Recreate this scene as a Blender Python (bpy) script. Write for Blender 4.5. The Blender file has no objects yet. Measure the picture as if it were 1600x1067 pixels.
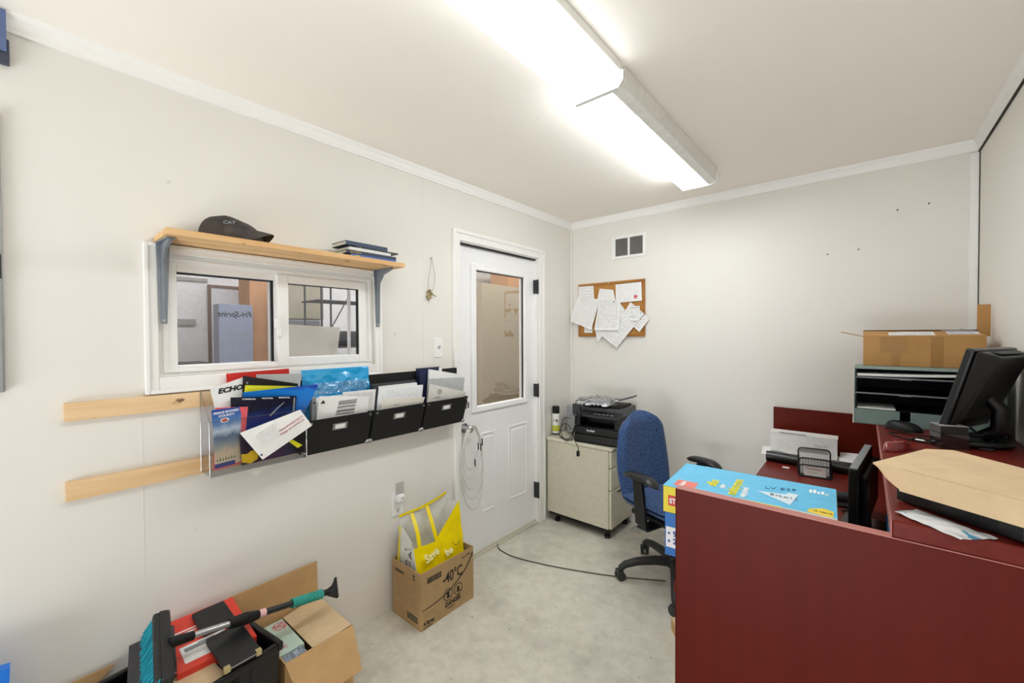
import bpy, math, random
from mathutils import Vector, Matrix, noise, Euler
random.seed(7)
S = bpy.context.scene
COL = S.collection
PI = math.pi
R = math.radians

# ------------------------------------------------------------------ camera
cam_d = bpy.data.cameras.new('camera')
cam = bpy.data.objects.new('camera', cam_d)
COL.objects.link(cam)
cam_d.sensor_width = 36.0
cam_d.lens = 647.86 / 1600.0 * 36.0
cam_d.clip_start = 0.02
yaw, pit, rol = R(40.3188), R(-0.8995), R(-0.255)
fw = Vector((-math.sin(yaw)*math.cos(pit), math.cos(yaw)*math.cos(pit), math.sin(pit)))
rt = Vector((math.cos(yaw), math.sin(yaw), 0)); up = rt.cross(fw)
rt2 = rt*math.cos(rol) + up*math.sin(rol); up2 = rt2.cross(fw)
cm = Matrix.Identity(4)
for i in range(3):
    cm[i][0], cm[i][1], cm[i][2] = rt2[i], up2[i], -fw[i]
cm.translation = Vector((1.9262, -3.0621, 1.465))
cam.matrix_world = cm
S.camera = cam

# ------------------------------------------------------------------ world + view
W = bpy.data.worlds.new('world'); S.world = W; W.use_nodes = True
W.node_tree.nodes['Background'].inputs[0].default_value = (0.9, 0.93, 1, 1)
W.node_tree.nodes['Background'].inputs[1].default_value = 0.3
S.view_settings.view_transform = 'Standard'
S.view_settings.look = 'None'
S.view_settings.gamma = 1.0
S.view_settings.use_curve_mapping = False
S.view_settings.exposure = 0.23
LAMP_NEAR, LAMP_FAR, FILL_REAR, FILL_SHOP = 4.0, 17.5, 1.8, 32
S.cycles.max_bounces = 10
S.cycles.diffuse_bounces = 6
S.cycles.glossy_bounces = 4
S.cycles.transparent_max_bounces = 16
S.cycles.sample_clamp_indirect = 6.0

# added fill light, unseen, shining up through an opening made in the rear wall
dl = bpy.data.lights.new('fill_light', 'AREA'); dl.shape = 'RECTANGLE'; dl.size = 1.7; dl.size_y = 1.9
dl.energy = 84; dl.color = (0.94, 0.97, 1.0)
do = bpy.data.objects.new('fill_light', dl); COL.objects.link(do)
do.location = (1.15, -5.35, 0.05); do.rotation_euler = (R(150), 0, 0)

# ------------------------------------------------------------------ materials
def lin(h):
    if isinstance(h, str):
        h = h.lstrip('#'); c = [int(h[i:i+2], 16)/255 for i in (0, 2, 4)]
    else: c = [x/255 for x in h]
    return tuple((x/12.92 if x <= 0.04045 else ((x+0.055)/1.055)**2.4) for x in c) + (1,)
MC = {}
class NT:
    def __init__(s, name):
        s.m = bpy.data.materials.new(name); s.m.use_nodes = True
        s.t = s.m.node_tree; s.n = s.t.nodes; s.b = s.n['Principled BSDF']
        s.out = s.n['Material Output']
    def node(s, typ, **kw):
        n = s.n.new(typ)
        for k, v in kw.items(): setattr(n, k, v)
        return n
    def link(s, a, b): s.t.links.new(a, b)
    def coord(s, kind='Object', scale=(1, 1, 1), loc=(0, 0, 0)):
        tc = s.node('ShaderNodeTexCoord'); mp = s.node('ShaderNodeMapping')
        mp.inputs['Scale'].default_value = scale; mp.inputs['Location'].default_value = loc
        s.link(tc.outputs[kind], mp.inputs[0]); return mp.outputs[0]
    def noise(s, vec, scale, detail=4, rough=0.55):
        n = s.node('ShaderNodeTexNoise'); n.inputs['Scale'].default_value = scale
        n.inputs['Detail'].default_value = detail; n.inputs['Roughness'].default_value = rough
        if vec: s.link(vec, n.inputs['Vector'])
        return n.outputs['Fac']
    def ramp(s, fac, stops):
        r = s.node('ShaderNodeValToRGB'); e = r.color_ramp.elements
        e[0].position, e[0].color = stops[0]; e[1].position, e[1].color = stops[-1]
        for p, c in stops[1:-1]:
            x = e.new(p); x.color = c
        s.link(fac, r.inputs[0]); return r.outputs[0]
    def mix(s, fac, a, b, mode='MIX'):
        m = s.node('ShaderNodeMix', data_type='RGBA', blend_type=mode)
        for k, v in ((0, fac), (6, a), (7, b)):
            if hasattr(v, 'links') or isinstance(v, bpy.types.NodeSocket): s.link(v, m.inputs[k])
            else: m.inputs[k].default_value = v
        return m.outputs[2]
    def math(s, op, a, b=0.0, c=0.0):
        m = s.node('ShaderNodeMath', operation=op)
        for i, v in enumerate((a, b, c)):
            if isinstance(v, bpy.types.NodeSocket): s.link(v, m.inputs[i])
            else: m.inputs[i].default_value = v
        return m.outputs[0]
    def bump(s, h, strength=0.2, dist=0.002):
        b = s.node('ShaderNodeBump'); b.inputs['Strength'].default_value = strength
        b.inputs['Distance'].default_value = dist; s.link(h, b.inputs['Height'])
        s.link(b.outputs[0], s.b.inputs['Normal'])
def mat(name, col, rough=0.5, metal=0.0, var=0.06, scale=30, bump=0.0, spec=0.5, coat=0.0):
    """plain procedural surface with slight mottling"""
    if name in MC: return MC[name]
    t = NT(name); c = lin(col)
    n = t.noise(t.coord(), scale)
    lo = tuple(x*(1-var) for x in c[:3]) + (1,); hi = tuple(min(1, x*(1+var)) for x in c[:3]) + (1,)
    t.link(t.ramp(n, [(0.3, lo), (0.7, hi)]), t.b.inputs['Base Color'])
    t.b.inputs['Roughness'].default_value = rough; t.b.inputs['Metallic'].default_value = metal
    t.b.inputs['Specular IOR Level'].default_value = spec
    t.b.inputs['Coat Weight'].default_value = coat
    if bump: t.bump(t.noise(t.coord(), scale*6), bump)
    MC[name] = t.m; return t.m
def mat_wall(name, col, dirt):
    t = NT(name); v = t.coord()
    big = t.noise(v, 1.3, 5, 0.6); sm = t.noise(v, 9, 6, 0.7); c = lin(col)
    base = t.ramp(big, [(0.35, tuple(x*0.97 for x in c[:3])+(1,)), (0.7, c)])
    spots = t.ramp(t.noise(v, 16, 2, 0.4), [(0.765, (0, 0, 0, 1)), (0.80, (1, 1, 1, 1))])
    t.link(t.mix(t.math('MULTIPLY', spots, dirt), base, lin('#9a948a')), t.b.inputs['Base Color'])
    t.b.inputs['Roughness'].default_value = 0.6
    t.bump(sm, 0.05, 0.002); MC[name] = t.m; return t.m
def mat_floor():
    t = NT('concrete'); v = t.coord()
    a = t.noise(v, 2.2, 8, 0.65); b = t.noise(v, 14, 8, 0.7); d = t.noise(v, 90, 3, 0.6)
    base = t.ramp(a, [(0.28, lin('#bfbaac')), (0.5, lin('#d3cfc1')), (0.72, lin('#e0dccf'))])
    base = t.mix(0.55, base, t.ramp(b, [(0.35, lin('#bcb7a9')), (0.6, lin('#dbd7ca'))]), 'MIX')
    dirt = t.ramp(t.noise(v, 38, 2, 0.5), [(0.70, (0, 0, 0, 1)), (0.76, (1, 1, 1, 1))])
    base = t.mix(t.math('MULTIPLY', dirt, 0.6), base, lin('#4b463e'))
    st = t.ramp(t.noise(t.coord(loc=(3.3, 1, 0)), 1.6, 4, 0.6), [(0.56, (0, 0, 0, 1)), (0.68, (1, 1, 1, 1))])
    base = t.mix(t.math('MULTIPLY', st, 0.35), base, lin('#7e7a74'))
    t.link(base, t.b.inputs['Base Color'])
    t.link(t.ramp(b, [(0.3, (0.5,)*3+(1,)), (0.7, (0.75,)*3+(1,))]), t.b.inputs['Roughness'])
    t.bump(d, 0.15, 0.002); return t.m
def mat_wood(name, c1, c2, axis=1, rough=0.55, knots=True):
    if name in MC: return MC[name]
    t = NT(name); sc = [22, 22, 22]; sc[axis] = 1.6
    n = t.noise(t.coord(scale=tuple(sc)), 1.0, 5, 0.6)
    base = t.ramp(n, [(0.3, lin(c1)), (0.62, lin(c2))])
    if knots:
        s2 = [34, 34, 34]; s2[axis] = 17
        k = t.ramp(t.noise(t.coord(scale=tuple(s2), loc=(2.1, 0.4, 1.7)), 1.0, 2, 0.4), [(0.705, (0, 0, 0, 1)), (0.76, (1, 1, 1, 1))])
        base = t.mix(t.math('MULTIPLY', k, 0.85), base, lin('#5d3a1d'))
    t.link(base, t.b.inputs['Base Color']); t.b.inputs['Roughness'].default_value = rough; t.b.inputs['Specular IOR Level'].default_value = 0.28 if knots else 0.16
    t.bump(n, 0.1, 0.001); MC[name] = t.m; return t.m
def mat_glaze(name, tint, refl, rough=0.01):
    t = NT(name); t.n.remove(t.b)
    tr = t.node('ShaderNodeBsdfTransparent'); tr.inputs[0].default_value = tint + (1,)
    gl = t.node('ShaderNodeBsdfGlossy'); gl.inputs['Roughness'].default_value = rough
    fr = t.node('ShaderNodeFresnel'); fr.inputs['IOR'].default_value = 1.5
    mx = t.node('ShaderNodeMixShader')
    wob = t.noise(t.coord(), 3, 2, 0.5)
    f = t.math('ADD', t.math('ADD', fr.outputs[0], refl), t.math('MULTIPLY', wob, 0.01))
    ge = t.node('ShaderNodeNewGeometry'); f = t.math('MULTIPLY', f, t.math('SUBTRACT', 1.0, ge.outputs['Backfacing']))
    t.link(f, mx.inputs[0]); t.link(tr.outputs[0], mx.inputs[1]); t.link(gl.outputs[0], mx.inputs[2])
    t.link(mx.outputs[0], t.out.inputs[0]); return t.m
def mat_emit(name, col, strength):
    t = NT(name); t.b.inputs['Base Color'].default_value = lin('#f4f4f0')
    t.b.inputs['Roughness'].default_value = 0.3
    t.b.inputs['Emission Color'].default_value = col + (1,)
    n = t.noise(t.coord(), 3, 2)
    t.link(t.math('ADD', strength*0.95, t.math('MULTIPLY', n, strength*0.1)), t.b.inputs['Emission Strength'])
    return t.m
def mat_print(name, base, ink, rows=26, dens=0.5, mx=0.1, my=0.08, strength=0.6, cut=0.47):
    """paper with rows of illegible small print"""
    if name in MC: return MC[name]
    t = NT(name); tc = t.node('ShaderNodeTexCoord'); sp = t.node('ShaderNodeSeparateXYZ')
    t.link(tc.outputs['Generated'], sp.inputs[0]); x, y = sp.outputs[0], sp.outputs[1]
    row = t.math('LESS_THAN', t.math('FRACT', t.math('MULTIPLY', y, rows)), dens)
    cb = t.node('ShaderNodeCombineXYZ')
    t.link(t.math('MULTIPLY', x, 26), cb.inputs[0])
    t.link(t.math('MULTIPLY', t.math('FLOOR', t.math('MULTIPLY', y, rows)), 3.7), cb.inputs[1])
    w = t.math('GREATER_THAN', t.noise(cb.outputs[0], 1.0, 2, 0.6), cut)
    inx = t.math('MULTIPLY', t.math('GREATER_THAN', x, mx), t.math('LESS_THAN', x, 1-mx))
    iny = t.math('MULTIPLY', t.math('GREATER_THAN', y, my), t.math('LESS_THAN', y, 1-my))
    f = t.math('MULTIPLY', t.math('MULTIPLY', row, w), t.math('MULTIPLY', inx, iny))
    f = t.math('MULTIPLY', f, strength)
    t.link(t.mix(f, lin(base), lin(ink)), t.b.inputs['Base Color'])
    t.b.inputs['Roughness'].default_value = 0.6; MC[name] = t.m; return t.m
def mat_grad(name, stops, axis=1, nscale=4, namt=0.15, rough=0.35):
    """printed picture: bands along one axis broken up by noise"""
    t = NT(name); tc = t.node('ShaderNodeTexCoord'); sp = t.node('ShaderNodeSeparateXYZ')
    t.link(tc.outputs['Generated'], sp.inputs[0])
    n = t.noise(tc.outputs['Generated'], nscale, 5, 0.6)
    f = t.math('ADD', sp.outputs[axis], t.math('MULTIPLY', t.math('SUBTRACT', n, 0.5), namt))
    t.link(t.ramp(f, [(p, lin(c)) for p, c in stops]), t.b.inputs['Base Color'])
    t.b.inputs['Roughness'].default_value = rough; return t.m
def mat_card(name, col='#c09a6a'):
    if name in MC: return MC[name]
    t = NT(name); c = lin(col)
    n = t.noise(t.coord(scale=(1, 1, 1)), 7, 6, 0.65); f = t.noise(t.coord(scale=(120, 120, 8)), 1, 2)
    b = t.ramp(n, [(0.3, tuple(x*0.86 for x in c[:3])+(1,)), (0.7, tuple(min(1, x*1.08) for x in c[:3])+(1,))])
    t.link(b, t.b.inputs['Base Color']); t.b.inputs['Roughness'].default_value = 0.75
    t.bump(f, 0.06, 0.001); MC[name] = t.m; return t.m
def mat_fabric(name, c1, c2, scale=260):
    t = NT(name); n = t.noise(t.coord(), scale, 2, 0.7)
    t.link(t.ramp(n, [(0.38, lin(c1)), (0.62, lin(c2))]), t.b.inputs['Base Color'])
    t.b.inputs['Roughness'].default_value = 0.95; t.b.inputs['Sheen Weight'].default_value = 0.1
    t.bump(n, 0.4, 0.002); return t.m

M_wall = mat_wall('wall_paint', '#eae7e0', 0.25)
M_ceil = mat_wall('ceiling_paint', '#f8f3ea', 0.15)
M_trim = mat('white_trim_paint', '#f3f2ef', 0.4, var=0.01)
M_gap = mat('dark_gap', '#3a3430', 0.9)
M_floor = mat_floor()
M_vinyl = mat('white_vinyl', '#f4f4f2', 0.35, var=0.01)
M_door = mat('white_door_paint', '#f7f7f8', 0.4, var=0.01)
M_pine = mat_wood('pine_board', '#d9ac74', '#ebcba0', 1)
M_shelfw = mat_wood('shelf_pine', '#cf9c62', '#e6c08e', 1)
M_mahog = mat_wood('mahogany_laminate', '#5b170b', '#61190d', 2, 0.45, False)
M_mahogtop = mat_wood('mahogany_worktop', '#641a12', '#722820', 1, 0.32, False)
M_mahogshine = mat('mahogany_edge_highlight', '#b8726a', 0.35)  # pinkish highlight along the edge put into its colour
M_black = mat('black_plastic', '#121213', 0.45, spec=0.3)
M_gloss = mat('glossy_black_plastic', '#08080a', 0.15)
M_dark = mat('dark_grey_plastic', '#26282a', 0.5)
M_grey = mat('grey_plastic', '#7f8285', 0.45)
M_chrome = mat('chrome', '#c9c9c9', 0.15, 1.0)
M_steel = mat('brushed_steel', '#a9a9a9', 0.4, 0.9)
M_bracket = mat('grey_bracket_metal', '#8a929b', 0.35, 0.55)
M_white = mat('white_plastic', '#f1f1ef', 0.4, var=0.015)
M_paper = mat('white_paper', '#eeeeec', 0.7, var=0.015)
M_cream = mat('cream_paper', '#e9e6db', 0.7, var=0.015)
M_card = mat_card('cardboard', '#c59e6c')
M_cardlt = mat_card('light_cardboard', '#dcc19a')
M_glassdoor = mat_glaze('door_glazing', (0.93, 0.91, 0.88), 0.17)
M_glasswin = mat_glaze('window_glazing', (0.93, 0.93, 0.95), 0.05)
M_acryl = mat_glaze('clear_acrylic', (0.95, 0.96, 0.97), 0.03, 0.05)
M_acryledge = mat_glaze('clear_acrylic_edge', (0.80, 0.83, 0.85), 0.10, 0.1)
_t = NT('cream_sheet'); _tr = _t.node('ShaderNodeBsdfTranslucent'); _tr.inputs[0].default_value = lin('#e9e6dc'); _mx = _t.node('ShaderNodeMixShader')
_t.link(_t.ramp(_t.noise(_t.coord(), 9), [(0.3, lin('#e6e3d8')), (0.7, lin('#f0ede4'))]), _t.b.inputs['Base Color']); _mx.inputs[0].default_value = 0.45
_t.link(_t.b.outputs[0], _mx.inputs[1]); _t.link(_tr.outputs[0], _mx.inputs[2]); _t.link(_mx.outputs[0], _t.out.inputs[0]); M_transl = _t.m
M_film = mat_glaze('clear_film', (0.93, 0.94, 0.95), 0.16, 0.12)
M_ink = mat('black_ink', '#161616', 0.6)
M_inkred = mat('red_ink', '#b3262a', 0.6)
M_inkwhite = mat('white_ink', '#f4f4f4', 0.6)
M_inkblue = mat('blue_ink', '#1d5fae', 0.6)
M_inkyel = mat('yellow_ink', '#f3e51f', 0.6)
M_inkgrey = mat('faded_grey_ink', '#8a8d90', 0.6)
M_cork = mat('cork', '#b5803f', 0.9, var=0.3, scale=180, bump=0.3)
M_corkfr = mat_wood('oak_frame', '#8f5c2a', '#b07a40', 0, 0.5, False)
M_bluefab = mat_fabric('blue_speckled_fabric', '#182c50', '#46669a', 150)
M_beige = mat('beige_cabinet_metal', '#d0cbb6', 0.45)

# ------------------------------------------------------------------ mesh building
class MB:
    def __init__(s): s.v, s.f, s.m = [], [], []
    def add(s, vs, fs, m=0, M=None):
        o = len(s.v)
        s.v += [(M @ Vector(p)) if M is not None else Vector(p) for p in vs]
        s.f += [tuple(o+i for i in f) for f in fs]; s.m += [m]*len(fs); return s
    def box(s, lo, hi, m=0, M=None):
        x0, y0, z0 = lo; x1, y1, z1 = hi
        vs = [(x0,y0,z0),(x1,y0,z0),(x1,y1,z0),(x0,y1,z0),(x0,y0,z1),(x1,y0,z1),(x1,y1,z1),(x0,y1,z1)]
        return s.add(vs, [(3,2,1,0),(4,5,6,7),(0,1,5,4),(1,2,6,5),(2,3,7,6),(3,0,4,7)], m, M)
    def hexa(s, b, t, m=0):
        """bottom quad and top quad, both counter-clockwise from above"""
        return s.add(list(b)+list(t), [(3,2,1,0),(4,5,6,7),(0,1,5,4),(1,2,6,5),(2,3,7,6),(3,0,4,7)], m)
    def prism(s, poly, z0, z1, m=0, M=None):
        n = len(poly); vs = [(x, y, z0) for x, y in poly] + [(x, y, z1) for x, y in poly]
        fs = [tuple(range(n-1, -1, -1)), tuple(range(n, 2*n))] + [(i, (i+1) % n, n+(i+1) % n, n+i) for i in range(n)]
        return s.add(vs, fs, m, M)
    def cyl(s, p0, p1, r0, r1=None, n=20, m=0, caps=True):
        p0, p1 = Vector(p0), Vector(p1); r1 = r0 if r1 is None else r1
        d = (p1-p0).normalized(); a = d.orthogonal().normalized(); b = d.cross(a)
        vs = []
        for p, r in ((p0, r0), (p1, r1)):
            vs += [p + a*math.cos(2*PI*i/n)*r + b*math.sin(2*PI*i/n)*r for i in range(n)]
        fs = [(i, (i+1) % n, n+(i+1) % n, n+i) for i in range(n)]
        if caps: fs += [tuple(range(n-1, -1, -1)), tuple(range(n, 2*n))]
        return s.add(vs, fs, m)
    def tube(s, pts, r, n=8, m=0, closed=False):
        P = [Vector(p) for p in pts]; k = len(P); rings = []; a = None
        for i in range(k):
            if closed: d = P[(i+1) % k] - P[i-1]
            else: d = P[min(i+1, k-1)] - P[max(i-1, 0)]
            if d.length < 1e-9: d = Vector((0, 0, 1))
            d.normalize()
            a = d.orthogonal().normalized() if a is None else (a - d*a.dot(d))
            if a.length < 1e-6: a = d.orthogonal()
            a.normalize(); b = d.cross(a); rr = r[i] if hasattr(r, '__len__') else r
            rings.append([P[i] + (a*math.cos(2*PI*j/n) + b*math.sin(2*PI*j/n))*rr for j in range(n)])
        vs = [p for ring in rings for p in ring]; fs = []
        for i in range(k if closed else k-1):
            i2 = (i+1) % k
            fs += [(i*n+j, i*n+(j+1) % n, i2*n+(j+1) % n, i2*n+j) for j in range(n)]
        if not closed: fs += [tuple(range(n-1, -1, -1)), tuple((k-1)*n+j for j in range(n))]
        return s.add(vs, fs, m)
    def lathe(s, prof, n=28, m=0, M=None):
        vs = []; fs = []; k = len(prof)
        for r, z in prof: vs += [(r*math.cos(2*PI*j/n), r*math.sin(2*PI*j/n), z) for j in range(n)]
        for i in range(k-1): fs += [(i*n+j, i*n+(j+1) % n, (i+1)*n+(j+1) % n, (i+1)*n+j) for j in range(n)]
        fs += [tuple(range(n-1, -1, -1)), tuple((k-1)*n+j for j in range(n))]
        return s.add(vs, fs, m, M)
    def ball(s, c, r, n=16, k=10, m=0, M=None):
        c = Vector(c); rx, ry, rz = (r if hasattr(r, '__len__') else (r, r, r)); vs = [c+Vector((0, 0, -rz))]
        for i in range(1, k):
            t = -PI/2+PI*i/k
            vs += [c+Vector((rx*math.cos(t)*math.cos(2*PI*j/n), ry*math.cos(t)*math.sin(2*PI*j/n), rz*math.sin(t))) for j in range(n)]
        vs.append(c+Vector((0, 0, rz))); fs = [(0, 1+(j+1) % n, 1+j) for j in range(n)]
        for i in range(k-2): fs += [(1+i*n+j, 1+i*n+(j+1) % n, 1+(i+1)*n+(j+1) % n, 1+(i+1)*n+j) for j in range(n)]
        L = len(vs)-1; fs += [(1+(k-2)*n+j, 1+(k-2)*n+(j+1) % n, L) for j in range(n)]
        return s.add(vs, fs, m, M)
    def sheet(s, fn, nu=10, nv=10, th=0.001, nrm=None, m=0, M=None):
        """fn(u,v)->point; a thin solid shell of thickness th"""
        P = [[Vector(fn(i/nu, j/nv)) for i in range(nu+1)] for j in range(nv+1)]
        def nn(j, i):
            du = P[j][min(i+1, nu)] - P[j][max(i-1, 0)]; dv = P[min(j+1, nv)][i] - P[max(j-1, 0)][i]
            q = du.cross(dv); return q.normalized() if q.length > 1e-12 else Vector((0, 0, 1))
        top = [P[j][i] + nn(j, i)*th for j in range(nv+1) for i in range(nu+1)]
        bot = [P[j][i] for j in range(nv+1) for i in range(nu+1)]
        w = nu+1; N = len(bot); fs = []
        for j in range(nv):
            for i in range(nu):
                a = j*w+i; fs.append((N+a, N+a+1, N+a+w+1, N+a+w)); fs.append((a+w, a+w+1, a+1, a))
        ed = [j for j in range(w)] + [j*w+nu for j in range(1, nv+1)] + [nv*w+i for i in range(nu-1, -1, -1)] + [j*w for j in range(nv-1, 0, -1)]
        for q in range(len(ed)):
            a, b = ed[q], ed[(q+1) % len(ed)]; fs.append((a, b, N+b, N+a))
        return s.add(bot+top, fs, m, M)
    def build(s, name, mats, parent=None, bevel=0.0, smooth=False, seg=2, sub=0):
        me = bpy.data.meshes.new(name); me.from_pydata([tuple(p) for p in s.v], [], s.f)
        if not isinstance(mats, (list, tuple)): mats = [mats]
        for q in mats: me.materials.append(q)
        me.polygons.foreach_set('material_index', s.m); me.validate(); me.update()
        if smooth:
            me.shade_smooth(); me.set_sharp_from_angle(angle=R(38))
        o = bpy.data.objects.new(name, me); COL.objects.link(o)
        if parent is not None: o.parent = parent
        if bevel:
            b = o.modifiers.new('bevel', 'BEVEL'); b.width = bevel; b.segments = seg; b.limit_method = 'ANGLE'; b.angle_limit = R(40)
            b.harden_normals = False
        if sub:
            q = o.modifiers.new('sub', 'SUBSURF'); q.levels = sub; q.render_levels = sub
        return o
def tag(o, label, cat, group=None, kind=None):
    o['label'] = label; o['category'] = cat
    if group: o['group'] = group
    if kind: o['kind'] = kind
    return o
def thing(name, label, cat, loc=(0, 0, 0), rotz=0.0, group=None, rot=None, mw=None):
    o = bpy.data.objects.new(name, None); o.empty_display_size = 0.05; COL.objects.link(o)
    o.location = loc; o.rotation_euler = rot if rot else (0, 0, rotz)
    if mw is not None: o.matrix_world = mw
    return tag(o, label, cat, group)
def struct(name, mb, m, parent=None, bevel=0.0):
    o = mb.build(name, m, parent, bevel)
    if parent is None: o['kind'] = 'structure'
    return o
def lettering(txt, size, parent, loc, rot=(0, 0, 0), m=None, name='lettering', bold=0.0, align='LEFT', sx=1.0, shear=0.0, ext=0.0003, M=None):
    c = bpy.data.curves.new(name, 'FONT'); c.body = txt; c.size = size; c.extrude = ext; c.offset = bold
    c.align_x = align; c.shear = shear; c.resolution_u = 3
    t = bpy.data.objects.new('t', c); COL.objects.link(t)
    me = bpy.data.meshes.new_from_object(t.evaluated_get(bpy.context.evaluated_depsgraph_get()))
    bpy.data.objects.remove(t); me.name = name
    me.materials.clear(); me.materials.append(m or M_ink)
    o = bpy.data.objects.new(name, me); COL.objects.link(o); o.parent = parent
    if M is not None: o.matrix_local = M @ Matrix.Diagonal((sx, 1, 1, 1))
    else: o.location = loc; o.rotation_euler = rot; o.scale = (sx, 1, 1)
    return o
def frame(origin, xdir, ydir):
    X = Vector(xdir).normalized(); Z = X.cross(Vector(ydir)).normalized(); Y = Z.cross(X)
    M = Matrix.Identity(4)
    for i in range(3): M[i][0], M[i][1], M[i][2] = X[i], Y[i], Z[i]
    M.translation = Vector(origin); return M
def leaf(name, label, cat, q, m, th=0.0012, bulge=0.0, curl=None, group=None, mats=None, n=8):
    """a sheet or booklet from four world corners tl,tr,br,bl; local x right, y up, z outward"""
    tl, tr, br, bl = [Vector(p) for p in q]
    F = frame(bl, br-bl, tl-bl); I = F.inverted()
    a, b, c, d = I @ tl, I @ tr, I @ br, I @ bl
    def fn(u, v):
        p = (d*(1-u)+c*u)*(1-v) + (a*(1-u)+b*u)*v
        z = bulge*math.sin(PI*u)*math.sin(PI*min(1, v*1.0)*0.9)
        if curl: z += curl(u, v)
        return p + Vector((0, 0, z))
    o = MB().sheet(fn, n, n, th).build(name, m, None, smooth=True)
    o.matrix_world = F
    tag(o, label, cat, group); return o, F

# ------------------------------------------------------------------ room shell
H, RW, YB = 2.416, 2.357, -4.3
struct('floor', MB().box((-2.2, YB-0.1, -0.1), (RW+0.1, 2.6, 0)), M_floor)
struct('ceiling', MB().box((-0.12, YB-0.1, H), (RW+0.1, 0.1, H+0.1)), M_ceil)
wl = MB()
T = -0.12
wl.box((T, YB, 0), (0, -2.75, H)).box((T, -2.75, 0), (0, -1.89, 1.318)).box((T, -2.75, 1.765), (0, -1.89, H))
wl.box((T, -1.89, 0), (0, -1.30, H)).box((T, -1.30, 2.055), (0, -0.485, H)).box((T, -0.485, 0), (0, 0.0, H))
struct('wall_left', wl, M_wall)
struct('wall_far', MB().box((T, 0, 0), (RW+0.1, 0.1, H)), M_wall)
struct('wall_right', MB().box((RW, YB, 0), (RW+0.1, 0, H)), M_wall)
struct('wall_rear', MB().box((T, YB-0.1, 0), (0.25, YB, H)).box((2.05, YB-0.1, 0), (RW+0.1, YB, H)).box((0.25, YB-0.1, 2.05), (2.05, YB, H)), M_wall)  # opening in the middle added to let the fill light in
# crown mouldings: small cove profile run along each wall
def crown(name, p0, p1, inward):
    p0, p1, inn = Vector(p0), Vector(p1), Vector(inward); d = (p1-p0)
    prof = [(0, 0), (0.026, 0), (0.024, -0.008), (0.016, -0.020), (0.012, -0.038), (0.009, -0.046), (0.009, -0.056), (0, -0.056)]
    vs = [p0 + inn*a + Vector((0, 0, b)) for a, b in prof] + [p1 + inn*a + Vector((0, 0, b)) for a, b in prof]
    n = len(prof); fs = [tuple(range(n)), tuple(range(2*n-1, n-1, -1))] + [(i, n+i, n+(i+1) % n, (i+1) % n) for i in range(n)]
    return struct(name, MB().add(vs, fs), M_trim)
crown('trim_1', (0, YB, H), (0, 0, H), (1, 0, 0))
crown('trim_2', (0, 0, H), (RW, 0, H), (0, -1, 0))
crown('trim_3', (RW, YB, H), (RW, 0, H), (-1, 0, 0))
struct('trim_4', MB().box((0, -0.012, 0), (0.018, 0, H-0.056)), M_wall)
struct('trim_5', MB().box((RW-0.034, -0.012, 0.0), (RW-0.004, 0, H-0.06)), M_trim)
struct('trim_6', MB().box((RW-0.004, -0.014, 0.0), (RW, -0.001, H-0.058)), M_gap)
struct('trim_7', MB().box((RW-0.0085, YB, H-0.0605), (RW, -0.002, H-0.056)), M_gap)
for i, y in enumerate((-2.80, -1.58)):   # faint wall panel joints
    struct('trim_%d' % (8+i), MB().box((0, y, 0), (0.0008, y+0.003, 1.19 if i == 0 else H-0.06)), M_wall)

# shop beyond the left wall
struct('wall_outer', MB().box((-2.2, YB, 0), (-2.1, 2.6, 3.2)), mat('shop_wall', '#dcdcda', 0.7))
struct('wall_shop_end', MB().box((-2.2, 2.5, 0), (-0.12, 2.6, 3.2)), mat('shop_wall_end', '#c9c4bc', 0.7))
struct('wall_shop_near', MB().box((-2.2, YB-0.1, 0), (-0.12, YB, 3.2)), mat('shop_wall_near', '#c9c4bc', 0.7))
struct('wall_shop_side', MB().box((-0.12, 0.1, 0), (-0.02, 2.6, 3.2)), mat('shop_wall_side', '#c9c4bc', 0.7))
struct('ceiling_shop', MB().box((-2.2, YB-0.1, 3.1), (-0.12, 2.6, 3.2)), mat('shop_ceiling', '#d5d3d0', 0.7))

# door
dr = struct('door_1', MB().box((-0.075, -1.296, 0.022), (-0.035, -1.13, 2.048)).box((-0.075, -0.62, 0.022), (-0.035, -0.489, 2.048))
            .box((-0.075, -1.13, 0.022), (-0.035, -0.62, 0.985)).box((-0.075, -1.13, 1.90), (-0.035, -0.62, 2.048)), M_door)
cs = MB()
for y0, y1, z0, z1 in ((-1.358, -1.300, 0, 2.121), (-0.478, -0.409, 0, 2.121), (-1.300, -0.478, 2.055, 2.121)):
    cs.box((0, y0, z0), (0.014, y1, z1))
for y0, y1, z0, z1 in ((-1.358, -1.335, 0, 2.121), (-0.432, -0.409, 0, 2.121), (-1.335, -0.432, 2.098, 2.121)):
    cs.box((0.014, y0, z0), (0.020, y1, z1))
struct('casing', cs, M_trim, dr, 0.003)
struct('jamb', MB().box((-0.12, -1.300, 0), (0.001, -1.2965, 2.055)).box((-0.12, -0.4885, 0), (0.001, -0.4845, 2.055)).box((-0.12, -1.30, 2.049), (0.001, -0.4845, 2.055)), M_trim, dr)
struct('weatherstrip', MB().box((-0.033, -1.2960, 2.040), (-0.012, -0.4890, 2.0485)), M_black, dr)
struct('threshold', MB().box((-0.12, -1.2960, 0.0), (-0.004, -0.4890, 0.012)).box((-0.045, -1.2960, 0.012), (-0.02, -0.4890, 0.021)), mat('threshold_metal', '#cfcab8', 0.5), dr, 0.002)
gf = MB()
for y0, y1, z0, z1 in ((-1.172, -1.128, 0.954, 1.935), (-0.622, -0.578, 0.954, 1.935), (-1.128, -0.622, 0.954, 0.992), (-1.128, -0.622, 1.894, 1.935)):
    gf.box((-0.036, y0, z0), (-0.018, y1, z1))
struct('glass_moulding', gf, M_door, dr, 0.006)
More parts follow.
